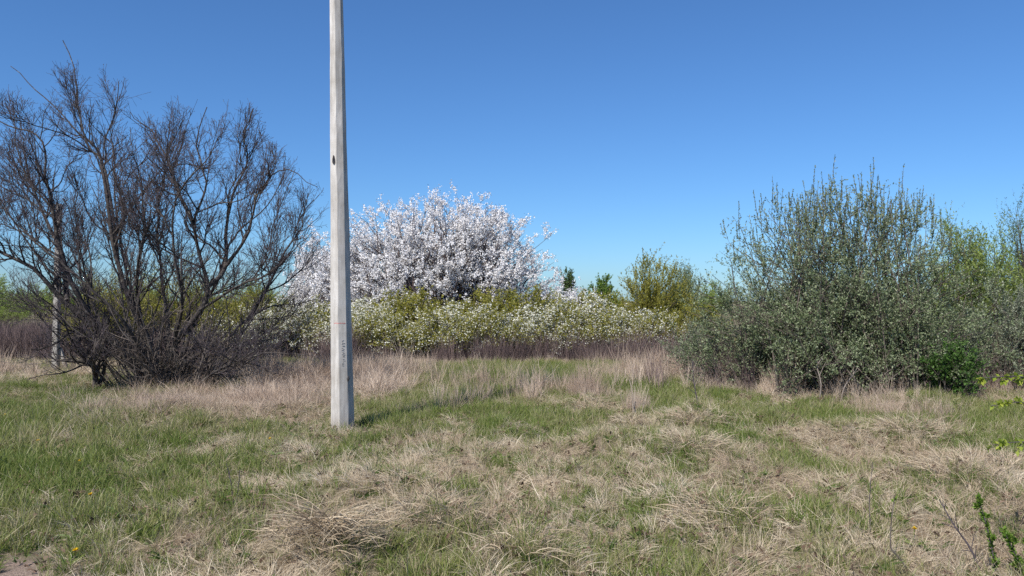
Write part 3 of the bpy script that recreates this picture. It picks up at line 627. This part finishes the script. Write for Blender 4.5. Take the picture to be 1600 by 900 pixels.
# ------------------------------------------------------------------ scattered ground cover: small clump meshes set out on points
HID = bpy.data.collections.new('clump_shapes')
def blades(n, L0, L1, w, spread, lean, curl, rng, segs=4, flat=0., aim=None, aimw=0., zlift=0.):
    """n curved ribbons in one clump"""
    a = rng.uniform(0, 2 * math.pi, n); r = spread * np.sqrt(rng.random(n))
    s = np.column_stack([r * np.cos(a), r * np.sin(a), rng.uniform(-.01, .01 + zlift, n)])
    oa = a + rng.normal(size=n) * .9
    d = np.column_stack([np.cos(oa), np.sin(oa), np.zeros(n)])
    if aim is not None: d = unit(d * (1 - aimw) + np.array([math.cos(aim), math.sin(aim), 0]) * aimw)
    le = np.abs(rng.normal(size=n)) * lean + flat
    d0 = unit(d * np.sin(le)[:, None] + np.array([0, 0, 1]) * np.cos(le)[:, None])
    L = rng.uniform(L0, L1, n); st = (L / segs)[:, None]; p = s; pts = [p]; cur = d0
    for i in range(segs):
        p = p + cur * st; p[:, 2] = np.maximum(p[:, 2], .006 + .01 * rng.random(n)); pts.append(p)
        cur = unit(cur + (d * .6 + np.array([0, 0, -1])) * (curl * (.4 + rng.random((n, 1)))) + rng.normal(size=(n, 3)) * .13)
    Pt = np.stack(pts, 1)
    sd_ = unit(np.cross(d0, rdir(n, rng)))[:, None, :]
    ww = (w * rng.uniform(.6, 1.3, n))[:, None, None] * np.array([.8, 1, .9, .65, .1] if segs == 4 else np.linspace(1, .15, segs + 1))[None, :, None]
    V = np.stack([Pt - sd_ * ww * .5, Pt + sd_ * ww * .5], 2)
    k = segs + 1; idx = np.arange(n * k * 2).reshape(n, k, 2)
    q = np.stack([idx[:, :-1, 0], idx[:, :-1, 1], idx[:, 1:, 1], idx[:, 1:, 0]], -1).reshape(-1, 4)
    return V.reshape(-1, 3), q
def clump_set(prefix, fns, mat):
    col = bpy.data.collections.new(prefix)
    for i, f in enumerate(fns):
        v, q = f(np.random.default_rng(100 + i)); m = make_mesh(f'{prefix}_{i}', v, q); m.materials.append(mat)
        col.objects.link(bpy.data.objects.new(f'{prefix}_{i:02d}', m))
    return col
def scatter(name, col, pts, rot, scl, idx, tint, label):
    me = bpy.data.meshes.new(name); n = len(pts); me.vertices.add(n); me.vertices.foreach_set('co', pts.astype(np.float32).ravel())
    for nm, ty, key, arr in (('rot', 'FLOAT_VECTOR', 'vector', rot), ('scl', 'FLOAT_VECTOR', 'vector', scl), ('idx', 'INT', 'value', idx), ('tint', 'FLOAT', 'value', tint)):
        a = me.attributes.new(nm, ty, 'POINT'); a.data.foreach_set(key, np.ascontiguousarray(arr, np.int32 if ty == 'INT' else np.float32).ravel())
    o = link(name, me, None, kind='stuff', label=label, category=name.replace('_', ' '))
    ng = bpy.data.node_groups.new(name + '_nodes', 'GeometryNodeTree')
    ng.interface.new_socket('Geometry', in_out='INPUT', socket_type='NodeSocketGeometry'); ng.interface.new_socket('Geometry', in_out='OUTPUT', socket_type='NodeSocketGeometry')
    N, Lk = ng.nodes, ng.links
    gi, go = N.new('NodeGroupInput'), N.new('NodeGroupOutput')
    ci = N.new('GeometryNodeCollectionInfo'); ci.inputs['Collection'].default_value = col; ci.inputs['Separate Children'].default_value = True; ci.inputs['Reset Children'].default_value = True
    ip = N.new('GeometryNodeInstanceOnPoints'); ip.inputs['Pick Instance'].default_value = True
    def attr(nm, ty):
        a = N.new('GeometryNodeInputNamedAttribute'); a.data_type = ty; a.inputs['Name'].default_value = nm; return a.outputs['Attribute']
    e2r = N.new('FunctionNodeEulerToRotation')
    Lk.new(gi.outputs[0], ip.inputs['Points']); Lk.new(ci.outputs[0], ip.inputs['Instance']); Lk.new(attr('idx', 'INT'), ip.inputs['Instance Index'])
    Lk.new(attr('rot', 'FLOAT_VECTOR'), e2r.inputs[0]); Lk.new(e2r.outputs[0], ip.inputs['Rotation']); Lk.new(attr('scl', 'FLOAT_VECTOR'), ip.inputs['Scale'])
    Lk.new(ip.outputs[0], go.inputs[0])
    md = o.modifiers.new('clumps', 'NODES'); md.node_group = ng
    return o

def wedge(n, d0, d1, rng, pw=1.0, marg=2.0):
    """ground points in the wedge before the camera between distances d0 and d1; pw 1 = even per square metre, lower = denser near"""
    u = rng.random(n); e = 1 + pw
    d = (d0 ** e + u * (d1 ** e - d0 ** e)) ** (1 / e)
    x = rng.uniform(-1, 1, n) * (.70 * d + marg)
    return x, d
def lay(x, y): return 2 * math.pi * 1.6 * vnoise(x, y, 1.7, 61) + 1.2 * vnoise(x, y, .4, 67)      # the way the dead grass lies
def place(x, y, rng, sc, tilt=.15, rz=None, zoff=0):
    n = len(x); z = hz(x, y) + zoff
    rot = np.column_stack([rng.normal(size=n) * tilt, rng.normal(size=n) * tilt, rng.uniform(0, 6.283, n) if rz is None else rz])
    s = np.asarray(sc)[:, None] * rng.uniform(.85, 1.15, (n, 3))
    return np.column_stack([x, y, z]), rot, s
pole_clear = lambda x, y: np.hypot(x - pole.location.x, y - (PD + .1)) > .15

# green grass
C_GREEN = clump_set('green_clump', [lambda r: blades(26, .05, .15, .0042, .05, .45, .10, r), lambda r: blades(22, .07, .20, .0045, .04, .35, .12, r), lambda r: blades(30, .03, .10, .004, .07, .6, .08, r),
                                    lambda r: blades(18, .08, .24, .005, .03, .3, .16, r), lambda r: blades(24, .04, .12, .006, .06, .7, .10, r, segs=3)], M_GREEN)
rg = R_(71)
x, y = wedge(105000, 2.6, 24, rg, .45)
g = greenness(x, y); b = bareness(x, y)
keep = (rg.random(len(x)) < np.clip(.22 + .9 * g, 0, 1) * (1 - b * .95)) & pole_clear(x, y)
x, y, g = x[keep], y[keep], g[keep]
p_, r_, s_c = place(x, y, rg, (.55 + .5 * g) * rg.uniform(.7, 1.3, len(x)))
scatter('grass', C_GREEN, p_, r_, s_c, rg.integers(0, 5, len(x)), np.clip(.15 + .5 * vnoise(x, y, .9, 81) + .45 * rg.random(len(x)), 0, 1), 'short green spring grass over the meadow')

# matted dead grass
C_DRY = clump_set('dry_clump', [lambda r: blades(34, .10, .28, .0034, .09, .5, .22, r, flat=.75, aim=0, aimw=.55), lambda r: blades(26, .10, .30, .0036, .14, .25, .015, r, flat=1.2, aim=0, aimw=.15),
                                lambda r: blades(36, .08, .22, .003, .12, .6, .2, r, flat=.9, aim=0, aimw=.3), lambda r: blades(26, .15, .40, .0038, .06, .35, .30, r, flat=.5, aim=0, aimw=.65),
                                lambda r: blades(30, .10, .25, .0032, .13, .3, .1, r, flat=1.25, aim=0, aimw=.4), lambda r: blades(22, .10, .30, .003, .07, .45, .14, r, flat=.1)], M_DRY)
x, y = wedge(100000, 2.6, 24, rg, .45)
g = greenness(x, y); b = bareness(x, y)
keep = (rg.random(len(x)) < np.clip(1.08 - .95 * g, .2, 1) * (1 - b * .93)) & pole_clear(x, y)
x, y, g = x[keep], y[keep], g[keep]
p_, r_, s_c = place(x, y, rg, (.70 - .22 * g) * rg.uniform(.45, 1.25, len(x)), .25, lay(x, y) + rg.normal(size=len(x)) * 1.1)
scatter('dry_grass', C_DRY, p_, r_, s_c, rg.choice(6, len(x), p=[.17, .15, .20, .12, .14, .22]), np.clip(.05 + .55 * vnoise(x, y, .7, 83) + .5 * rg.random(len(x)), 0, 1), 'matted dead straw-coloured grass over the meadow')

# broad-leaved weeds and fallen leaves among the grass
C_WEED = clump_set('weed_clump', [lambda r: blades(8, .03, .07, .016, .015, .3, .10, r, segs=3, flat=.8), lambda r: blades(10, .02, .05, .013, .03, .3, .10, r, segs=3, flat=.6), lambda r: blades(6, .05, .10, .018, .01, .3, .14, r, segs=3, flat=.9)], M_WEED)
x, y = wedge(5200, 2.6, 15, rg, .5); keep = (rg.random(len(x)) < .25 + .75 * greenness(x, y)) & pole_clear(x, y); x, y = x[keep], y[keep]
p_, r_, s_c = place(x, y, rg, rg.uniform(.6, 1.3, len(x)), .2, zoff=.03)
scatter('weeds', C_WEED, p_, r_, s_c, rg.integers(0, 3, len(x)), rg.random(len(x)), 'small broad-leaved weeds among the meadow grass')
C_LITTER = clump_set('litter_clump', [lambda r: blades(5, .02, .05, .016, .05, .2, .05, r, segs=2, flat=1.3), lambda r: blades(4, .03, .06, .02, .04, .2, .2, r, segs=2, flat=1.1)], M_LITTER)
x, y = wedge(6000, 2.6, 16, rg, .5); ok = pole_clear(x, y); x, y = x[ok], y[ok]
p_, r_, s_c = place(x, y, rg, rg.uniform(.6, 1.2, len(x)), .3, zoff=.05)
scatter('fallen_leaves', C_LITTER, p_, r_, s_c, rg.integers(0, 2, len(x)), rg.random(len(x)), 'brown fallen leaves and scraps caught in the dead grass')

# tall dry straw: along the hedge foot, round the bare tree and the right shrubs, and loose in the meadow
C_STRAW = clump_set('straw_clump', [lambda r: blades(26, .25, .6, .0045, .10, .22, .06, r), lambda r: blades(22, .3, .75, .0045, .08, .16, .05, r), lambda r: blades(26, .2, .5, .0045, .12, .4, .14, r), lambda r: blades(20, .2, .55, .0045, .10, .5, .25, r), lambda r: blades(24, .2, .5, .0045, .14, .5, .3, r, flat=.7)], M_STRAW)
def band(spots, n, rng):
    xs, ys = [], []
    for px, py, wx, wy, w in spots:
        c = G(px, py); k = int(n * w); rx = wx / FPX * c[1]; ry = .5 * (G(px, max(py - wy, HZ + 40))[1] - G(px, py + wy)[1])
        xs.append(c[0] + rng.normal(size=k) * rx * .6); ys.append(c[1] + rng.normal(size=k) * ry * .6)
    return np.concatenate(xs), np.concatenate(ys)
STRAW = [(590, 588, 60, 12, .9), (690, 572, 90, 4, .25), (820, 568, 110, 4, .2), (940, 566, 100, 5, .25), (1040, 570, 60, 8, .4), (1110, 585, 70, 18, 1.0), (1200, 595, 90, 14, .9), (1250, 613, 90, 7, .7), (1340, 614, 110, 7, .9), (1440, 612, 80, 7, .6), (1560, 600, 60, 10, .6),
         (200, 650, 60, 14, .5), (300, 648, 110, 18, 1.0), (420, 630, 90, 20, 1.0), (300, 625, 140, 14, .5), (490, 600, 50, 14, .6), (350, 590, 120, 10, .4), (40, 585, 90, 6, .12), (1000, 590, 60, 12, .35), (640, 645, 40, 9, .05), (700, 632, 40, 8, .05), (800, 622, 60, 10, .06), (850, 612, 60, 8, .06), (600, 612, 40, 10, .25), (760, 605, 70, 8, .05), (920, 625, 24, 10, .12), (990, 640, 14, 8, .12), (1400, 650, 60, 14, .2)]
x, y = band(STRAW, 900, rg)
x2, y2 = wedge(900, 4, 18, rg, .8)
x = np.concatenate([x, x2]); y = np.concatenate([y, y2]); ok = pole_clear(x, y); x, y = x[ok], y[ok]
sc = np.where(np.arange(len(x)) < len(x) - len(x2), rg.uniform(.5, 1.05, len(x)), rg.uniform(.3, .6, len(x)))
sc = sc * np.clip((y - 6) / 8, .55, 1.0) * np.where((y > 16.3) & (x > -3.4), .5, 1.) * np.where((y < 14.8) & (x < -1.6), 1.1, 1.)
sc = sc * (.45 + 1.1 * vnoise(x, y, .45, 93))
p_, r_, s_c = place(x, y, rg, sc, .16)
scatter('tall_dry_grass', C_STRAW, p_, r_, s_c, np.where((y < 14.8) & (x < -1.6), rg.integers(2, 5, len(x)), rg.integers(0, 4, len(x))), np.clip(-.05 + .8 * vnoise(x, y, .6, 85) + .4 * rg.random(len(x)), 0, 1), 'tall pinkish dry grass along the hedge foot and under the shrubs')

# dark leafless stems under the hedge and at far left
C_STEM = clump_set('stem_clump', [lambda r: blades(22, .5, 1.1, .007, .16, .16, .02, r), lambda r: blades(26, .4, 1.0, .006, .18, .25, .03, r), lambda r: blades(18, .6, 1.2, .008, .14, .12, .015, r)], M_PURPLE)
xs = np.concatenate([rg.uniform(-9.5, 5.2, 2300), rg.uniform(-19, -10.8, 1500), rg.normal(size=300) * 1.2 + at(1300, 13.6)[0], rg.normal(size=160) * .8 + at(1560, 14)[0]])
ys = np.concatenate([19.0 + 2.2 * rg.random(2300) ** 1.3 + .25 * np.sin(xs[:2300] * 1.7), rg.uniform(19.5, 24, 1500), 13.6 + rg.normal(size=300) * .55, 14 + rg.normal(size=160) * .5])
keep = (fnoise(xs, ys, 1.3, 91) > .36) | (ys > 20.5) | (ys < 16); xs, ys = xs[keep], ys[keep]
p_, r_, s_c = place(xs, ys, rg, np.where(xs < -10.5, rg.uniform(.8, 1.2, len(xs)), np.where(ys < 16, rg.uniform(.6, .9, len(xs)), rg.uniform(.35, 1.05, len(xs)) * (.6 + .7 * vnoise(xs, ys, .7, 95)))), .13)
scatter('bare_stems', C_STEM, p_, r_, s_c, rg.integers(0, 3, len(xs)), rg.random(len(xs)), 'thicket of dark purple-brown leafless stems at the hedge foot')

# ------------------------------------------------------------------ single tussocks of dead grass
TUSS = [(510, 884, .46, 'large arching tussock of dead grass at the bottom edge below the pole', 7), (690, 835, .40, 'flattened dead grass tussock right of the large arching one', 8), (815, 893, .34, 'tussock of pale dead grass at the bottom edge, middle of the picture', 9),
        (1085, 668, .46, 'rounded dry grass tussock at the foot of the thin dark stem', 10), (925, 645, .42, 'upright pale straw tussock left of the bundled dry stalks', 11), (1310, 695, .42, 'pale dry tussock in the green strip before the big shrub', 12),
        (1425, 695, .52, 'wide combed-over dry grass tussock right of centre before the big shrub', 13), (1490, 765, .5, 'broad flattened dead grass tussock above the leafy shoot', 14), (1120, 845, .42, 'low spread tussock of dead grass near the bottom right of centre', 15),
        (980, 672, .28, 'small reddish dry tuft under the bundled dry stalks', 16), (1085, 722, .4, 'dry grass tussock in the middle ground, below the stem tussock', 17)]
for px, py, rad, lab, sd_ in TUSS:
    c = G(px, py); rng = R_(sd_); aim = float(lay(c[0], c[1]))
    v1, q1 = blades(240, rad * .2, rad * .7, .004, rad * .7, .45, .18, rng, flat=.85, aim=aim, aimw=.25, zlift=.08)
    v2, q2 = blades(60, rad * .3, rad * .75, .0042, rad * .55, .35, .2, rng, flat=.2)
    vs, qs = [v1, v2], [q1, q2 + len(v1)]
    if sd_ == 7:                                   # the big one: long strands arching over to both sides of a hollow
        for am, nn in ((-.5, 90), (-2.7, 80), (-1.5, 40)):
            v3, q3 = blades(nn, .2, .42, .005, .12, .25, .25, rng, flat=.75, aim=am, aimw=.75, zlift=.12); qs.append(q3 + sum(len(k) for k in vs)); vs.append(v3)
    me = make_mesh('tussock', np.concatenate(vs), np.concatenate(qs))
    o = link('grass_tussock', me, M_DRY_S if 'M_DRY_S' in globals() else None, kind='thing', label=lab, category='grass tussock', group='dead grass tussocks')
    if 'M_DRY_S' not in globals():
        M_DRY_S = mat_leaf('tussock_blades', [(.22, .155, .10), (.37, .285, .19), (.50, .40, .275), (.62, .52, .38)], .2, .6, .25); me.materials.append(M_DRY_S)
    o.location = (c[0], c[1], gz(*c) - .01); del o['kind']

# ------------------------------------------------------------------ dandelions
def dandelion(px, py, h, lab, seed):
    c = G(px, py); rng = R_(seed); o = thing('dandelion', lab, 'flower', (c[0], c[1], gz(*c)), 'dandelions in the grass')
    B = Buf(); top = np.array([rng.normal() * .02, rng.normal() * .02, h]); B.tubes(np.array([[(0, 0, -.02), (top[0] * .3, top[1] * .3, h * .5), tuple(top)]]), np.array([[.003, .0026, .0026]]), 5)
    link('stem', B.mesh('dandelion_stem', True), M_FRESH, o)
    B = Buf(); n = 60; a = rng.uniform(0, 6.283, n); e = np.abs(rng.normal(size=n)) * .55 + .05
    d = np.column_stack([np.cos(a) * np.cos(e), np.sin(a) * np.cos(e), np.sin(e)]); B.leaves(np.repeat(top[None], n, 0), d, np.tile([0, 0, 1.], (n, 1)), rng.uniform(.015, .024, n), np.full(n, .006), .1)
    link('flower_head', B.mesh('dandelion_head'), M_YELLOW, o, kind='stuff')
    B = Buf(); n = 7; a = rng.uniform(0, 6.283, n); d = np.column_stack([np.cos(a), np.sin(a), np.full(n, .35)]); B.leaves(np.zeros((n, 3)), d, np.tile([0, 0, 1.], (n, 1)), rng.uniform(.07, .12, n), np.full(n, .025), .1)
    link('leaves', B.mesh('dandelion_leaves'), M_FRESH, o, kind='stuff')
for k, (px, py, h, lab) in enumerate([(1423, 856, .11, 'yellow dandelion between the bent twig and the leafy shoot at bottom right'), (114, 880, .09, 'yellow dandelion beside the bare soil at bottom left'), (58, 704, .10, 'yellow dandelion high in the green grass at left, left of its neighbours'),
                                     (130, 736, .09, 'yellow dandelion in the green grass at left below the bare tree'), (420, 706, .09, 'yellow dandelion in the grass left of the pole foot'), (8, 662, .1, 'yellow dandelion at the left edge under the bare tree'),
                                     (142, 784, .07, 'yellow dandelion in the left grass, nearest but one to the bottom edge')]): dandelion(px, py, h, lab, 200 + k)

# ------------------------------------------------------------------ dead stalks, twigs and leafy shoots
def stalks(px, py, toppy, lab, n, r, mat, seed, lean=0., spread=.05, name='dead_stalk', side_twigs=3):
    c = G(px, py); rng = R_(seed); H = topz(toppy, c[1]) - gz(*c); o = thing(name, lab, 'stalk', (c[0], c[1], gz(*c)))
    for k in range(n):
        s = np.array([[rng.normal() * spread, rng.normal() * spread, -.03]]); h = H * (1 if k == 0 else rng.uniform(.5, .95))
        C = grow(s, np.array([[lean + rng.normal() * .08, rng.normal() * .08, 1.]]), h + .03, 9, .05, .02, rng); R = taper([r], r * .45, 9)
        B = Buf(); B.tubes(C, R, 5)
        if side_twigs: c2, r2 = bough_level(C, R, side_twigs, .35, .95, h * .1, h * .3, 5, (.4, .8), .1, .05, .6, r * .6, r * .3, rng); B.tubes(c2, r2, 4)
        link('stem', B.mesh('dead_stem', True), mat, o)
stalks(990, 660, 588, 'bundle of upright pale dry stalks right of centre', 7, .007, mat_plain('pale_straw', (.40, .32, .25)), 301, 0, .04, side_twigs=1)
stalks(1093, 655, 560, 'thin dark branching dead stem left of the big spiky shrub', 1, .010, M_TWIG, 302, -.05, side_twigs=5)
stalks(372, 790, 722, 'thin dark dead stem in the grass below the bare tree', 2, .005, M_TWIG, 303, 0, .03)
stalks(1368, 840, 720, 'thin dry upright stalk in the dead grass at right', 1, .004, M_TWIG, 304, 0)
stalks(1135, 812, 740, 'thin dry stalk among dead grass right of centre', 1, .0035, M_TWIG, 305, 0)
stalks(1355, 622, 520, 'slender dark upright stem before the big spiky shrub', 1, .008, M_TWIG, 306, 0, side_twigs=4)
for pts, lab, seed in (([(1278, 632, 0), (1282, 600, 0), (1276, 572, .1), (1284, 560, .1)], 'pale bare forked stick at the foot of the big spiky shrub', 311), ([(1312, 632, .1), (1318, 605, .1), (1332, 585, .15), (1340, 572, .2)], 'pale leaning stick right of the forked stick under the spiky shrub', 312)):
    d = G(pts[0][0], pts[0][1])[1]; w = spline([P(a, b, d + c) for a, b, c in pts], 10); base = w[0].copy(); base[2] = gz(base[0], base[1])
    o = thing('dead_stick', lab, 'stick', tuple(base)); B = Buf(); B.tubes((w - base)[None], np.linspace(.011, .006, 10)[None], 6); c2, r2 = bough_level((w - base)[None], np.linspace(.016, .008, 10)[None], 3, .4, .9, .12, .35, 5, (.4, .8), .1, .1, .6, .008, .003, R_(seed)); B.tubes(c2, r2, 4)
    link('stem', B.mesh('stick', True), mat_plain('pale_stick', (.22, .18, .15)), o)

def shoot(name, pts, d, r0, lab, cat, mat, leafmat, nleaf, L, W, seed, t0=.2, twigs=0, ang=(.6, 1.2), tw_len=(.05, .12)):
    """a woody shoot through photograph pixels at distance d, rooted in the ground below its first point"""
    rng = R_(seed); w = spline([P(a, b, d + c) for a, b, c in pts], 16); base = np.array([w[0][0], w[0][1], gz(w[0][0], w[0][1])]); w = w - base
    w[0][2] = min(w[0][2], -.02)
    o = thing(name, lab, cat, tuple(base)); R = np.linspace(r0, r0 * .4, 16)[None]
    B = Buf(); B.tubes(w[None], R, 7); C = [(w[None], R)]
    if twigs: c2, r2 = bough_level(w[None], R, twigs, .2, .98, tw_len[0], tw_len[1], 6, ang, .1, .05, .6, r0 * .6, r0 * .25, rng); B.tubes(c2, r2, 4); C.append((c2, r2))
    link('stem', B.mesh('shoot_stem', True), mat, o)
    if nleaf:
        B = Buf()
        for c_, r_ in C: dress(B, c_, r_, nleaf if len(c_) == 1 else max(3, nleaf // 6), L[0], L[1], W, rng, t0=t0 if len(c_) == 1 else .2)
        link('leaves', B.mesh('shoot_leaves'), leafmat, o, kind='stuff')
    return o
shoot('leafy_shoot', [(1556, 925, 0), (1548, 870, 0), (1538, 820, 0), (1524, 775, .02)], 4.35, .006, 'upright shoot with dense small fresh green leaves at bottom right', 'plant', M_TWIG, M_FRESH, 260, (.014, .034), .5, 401, .15, 5, (.5, 1.), (.03, .07))
shoot('leafy_shoot', [(1600, 935, 0), (1598, 900, 0), (1580, 860, 0), (1568, 834, 0)], 4.3, .006, 'low fresh green leafy shoot in the bottom right corner', 'plant', M_TWIG, M_FRESH, 240, (.014, .036), .5, 402, .1, 8, (.5, 1.1), (.04, .12))
shoot('leafy_shoot', [(1612, 935, 0), (1606, 880, .1), (1600, 850, .1)], 4.25, .006, 'fresh green leafy shoot cut by the right edge at the bottom corner', 'plant', M_TWIG, M_FRESH, 240, (.014, .036), .5, 403, .1, 8, (.5, 1.1), (.04, .12))
shoot('bent_twig', [(1424, 925, 0), (1412, 885, 0), (1395, 862, 0), (1388, 850, 0), (1390, 810, .03), (1396, 772, .05)], 4.35, .0065, 'bent bare twig with a small leaf tuft at its tip, bottom right', 'twig', M_GREYBARK, M_FRESH, 12, (.015, .03), .5, 404, .93)
shoot('bare_twig', [(1540, 925, 0), (1515, 860, .05), (1488, 820, .1), (1465, 780, .15)], 4.4, .007, 'dark bare twig leaning left beside the leafy shoot', 'twig', M_TWIG, None, 0, None, None, 405, 0, 9, (.5, 1.1), (.06, .2))
sap = shoot('leafy_sapling', [(1690, 930, .3), (1688, 800, .3), (1680, 680, .3), (1684, 560, .3), (1676, 470, .3)], 4.5, .014, 'lime green leafy sapling whose branches reach in at the right edge', 'shrub', M_TWIG, M_LIME, 40, (.02, .035), .55, 406, .3)
sb = np.array(sap.location); rng = R_(407)
for k, pts in enumerate([[(1684, 600, .3), (1640, 596, .2), (1590, 588, .1), (1536, 590, 0)], [(1684, 650, .3), (1640, 640, .2), (1590, 628, .1), (1546, 634, .05)], [(1682, 720, .3), (1640, 704, .2), (1600, 690, .15), (1550, 694, .1)]]):
    w = spline([P(a, b, 4.5 + c) for a, b, c in pts], 14) - sb; R = np.linspace(.006, .002, 14)[None]
    B = Buf(); B.tubes(w[None], R, 5); c2, r2 = bough_level(w[None], R, 7, .25, 1., .04, .12, 5, (.5, 1.1), .1, .03, .6, .003, .0015, rng); B.tubes(c2, r2, 4)
    br = link('branch', B.mesh('sapling_branch', True), M_TWIG, sap)
    B = Buf(); dress(B, c2, r2, 18 if k < 2 else 8, .02, .045, .55, rng); dress(B, w[None], R, 44, .02, .045, .55, rng, .3)
    link('leaves', B.mesh('sapling_leaves'), M_LIME, br, kind='stuff')
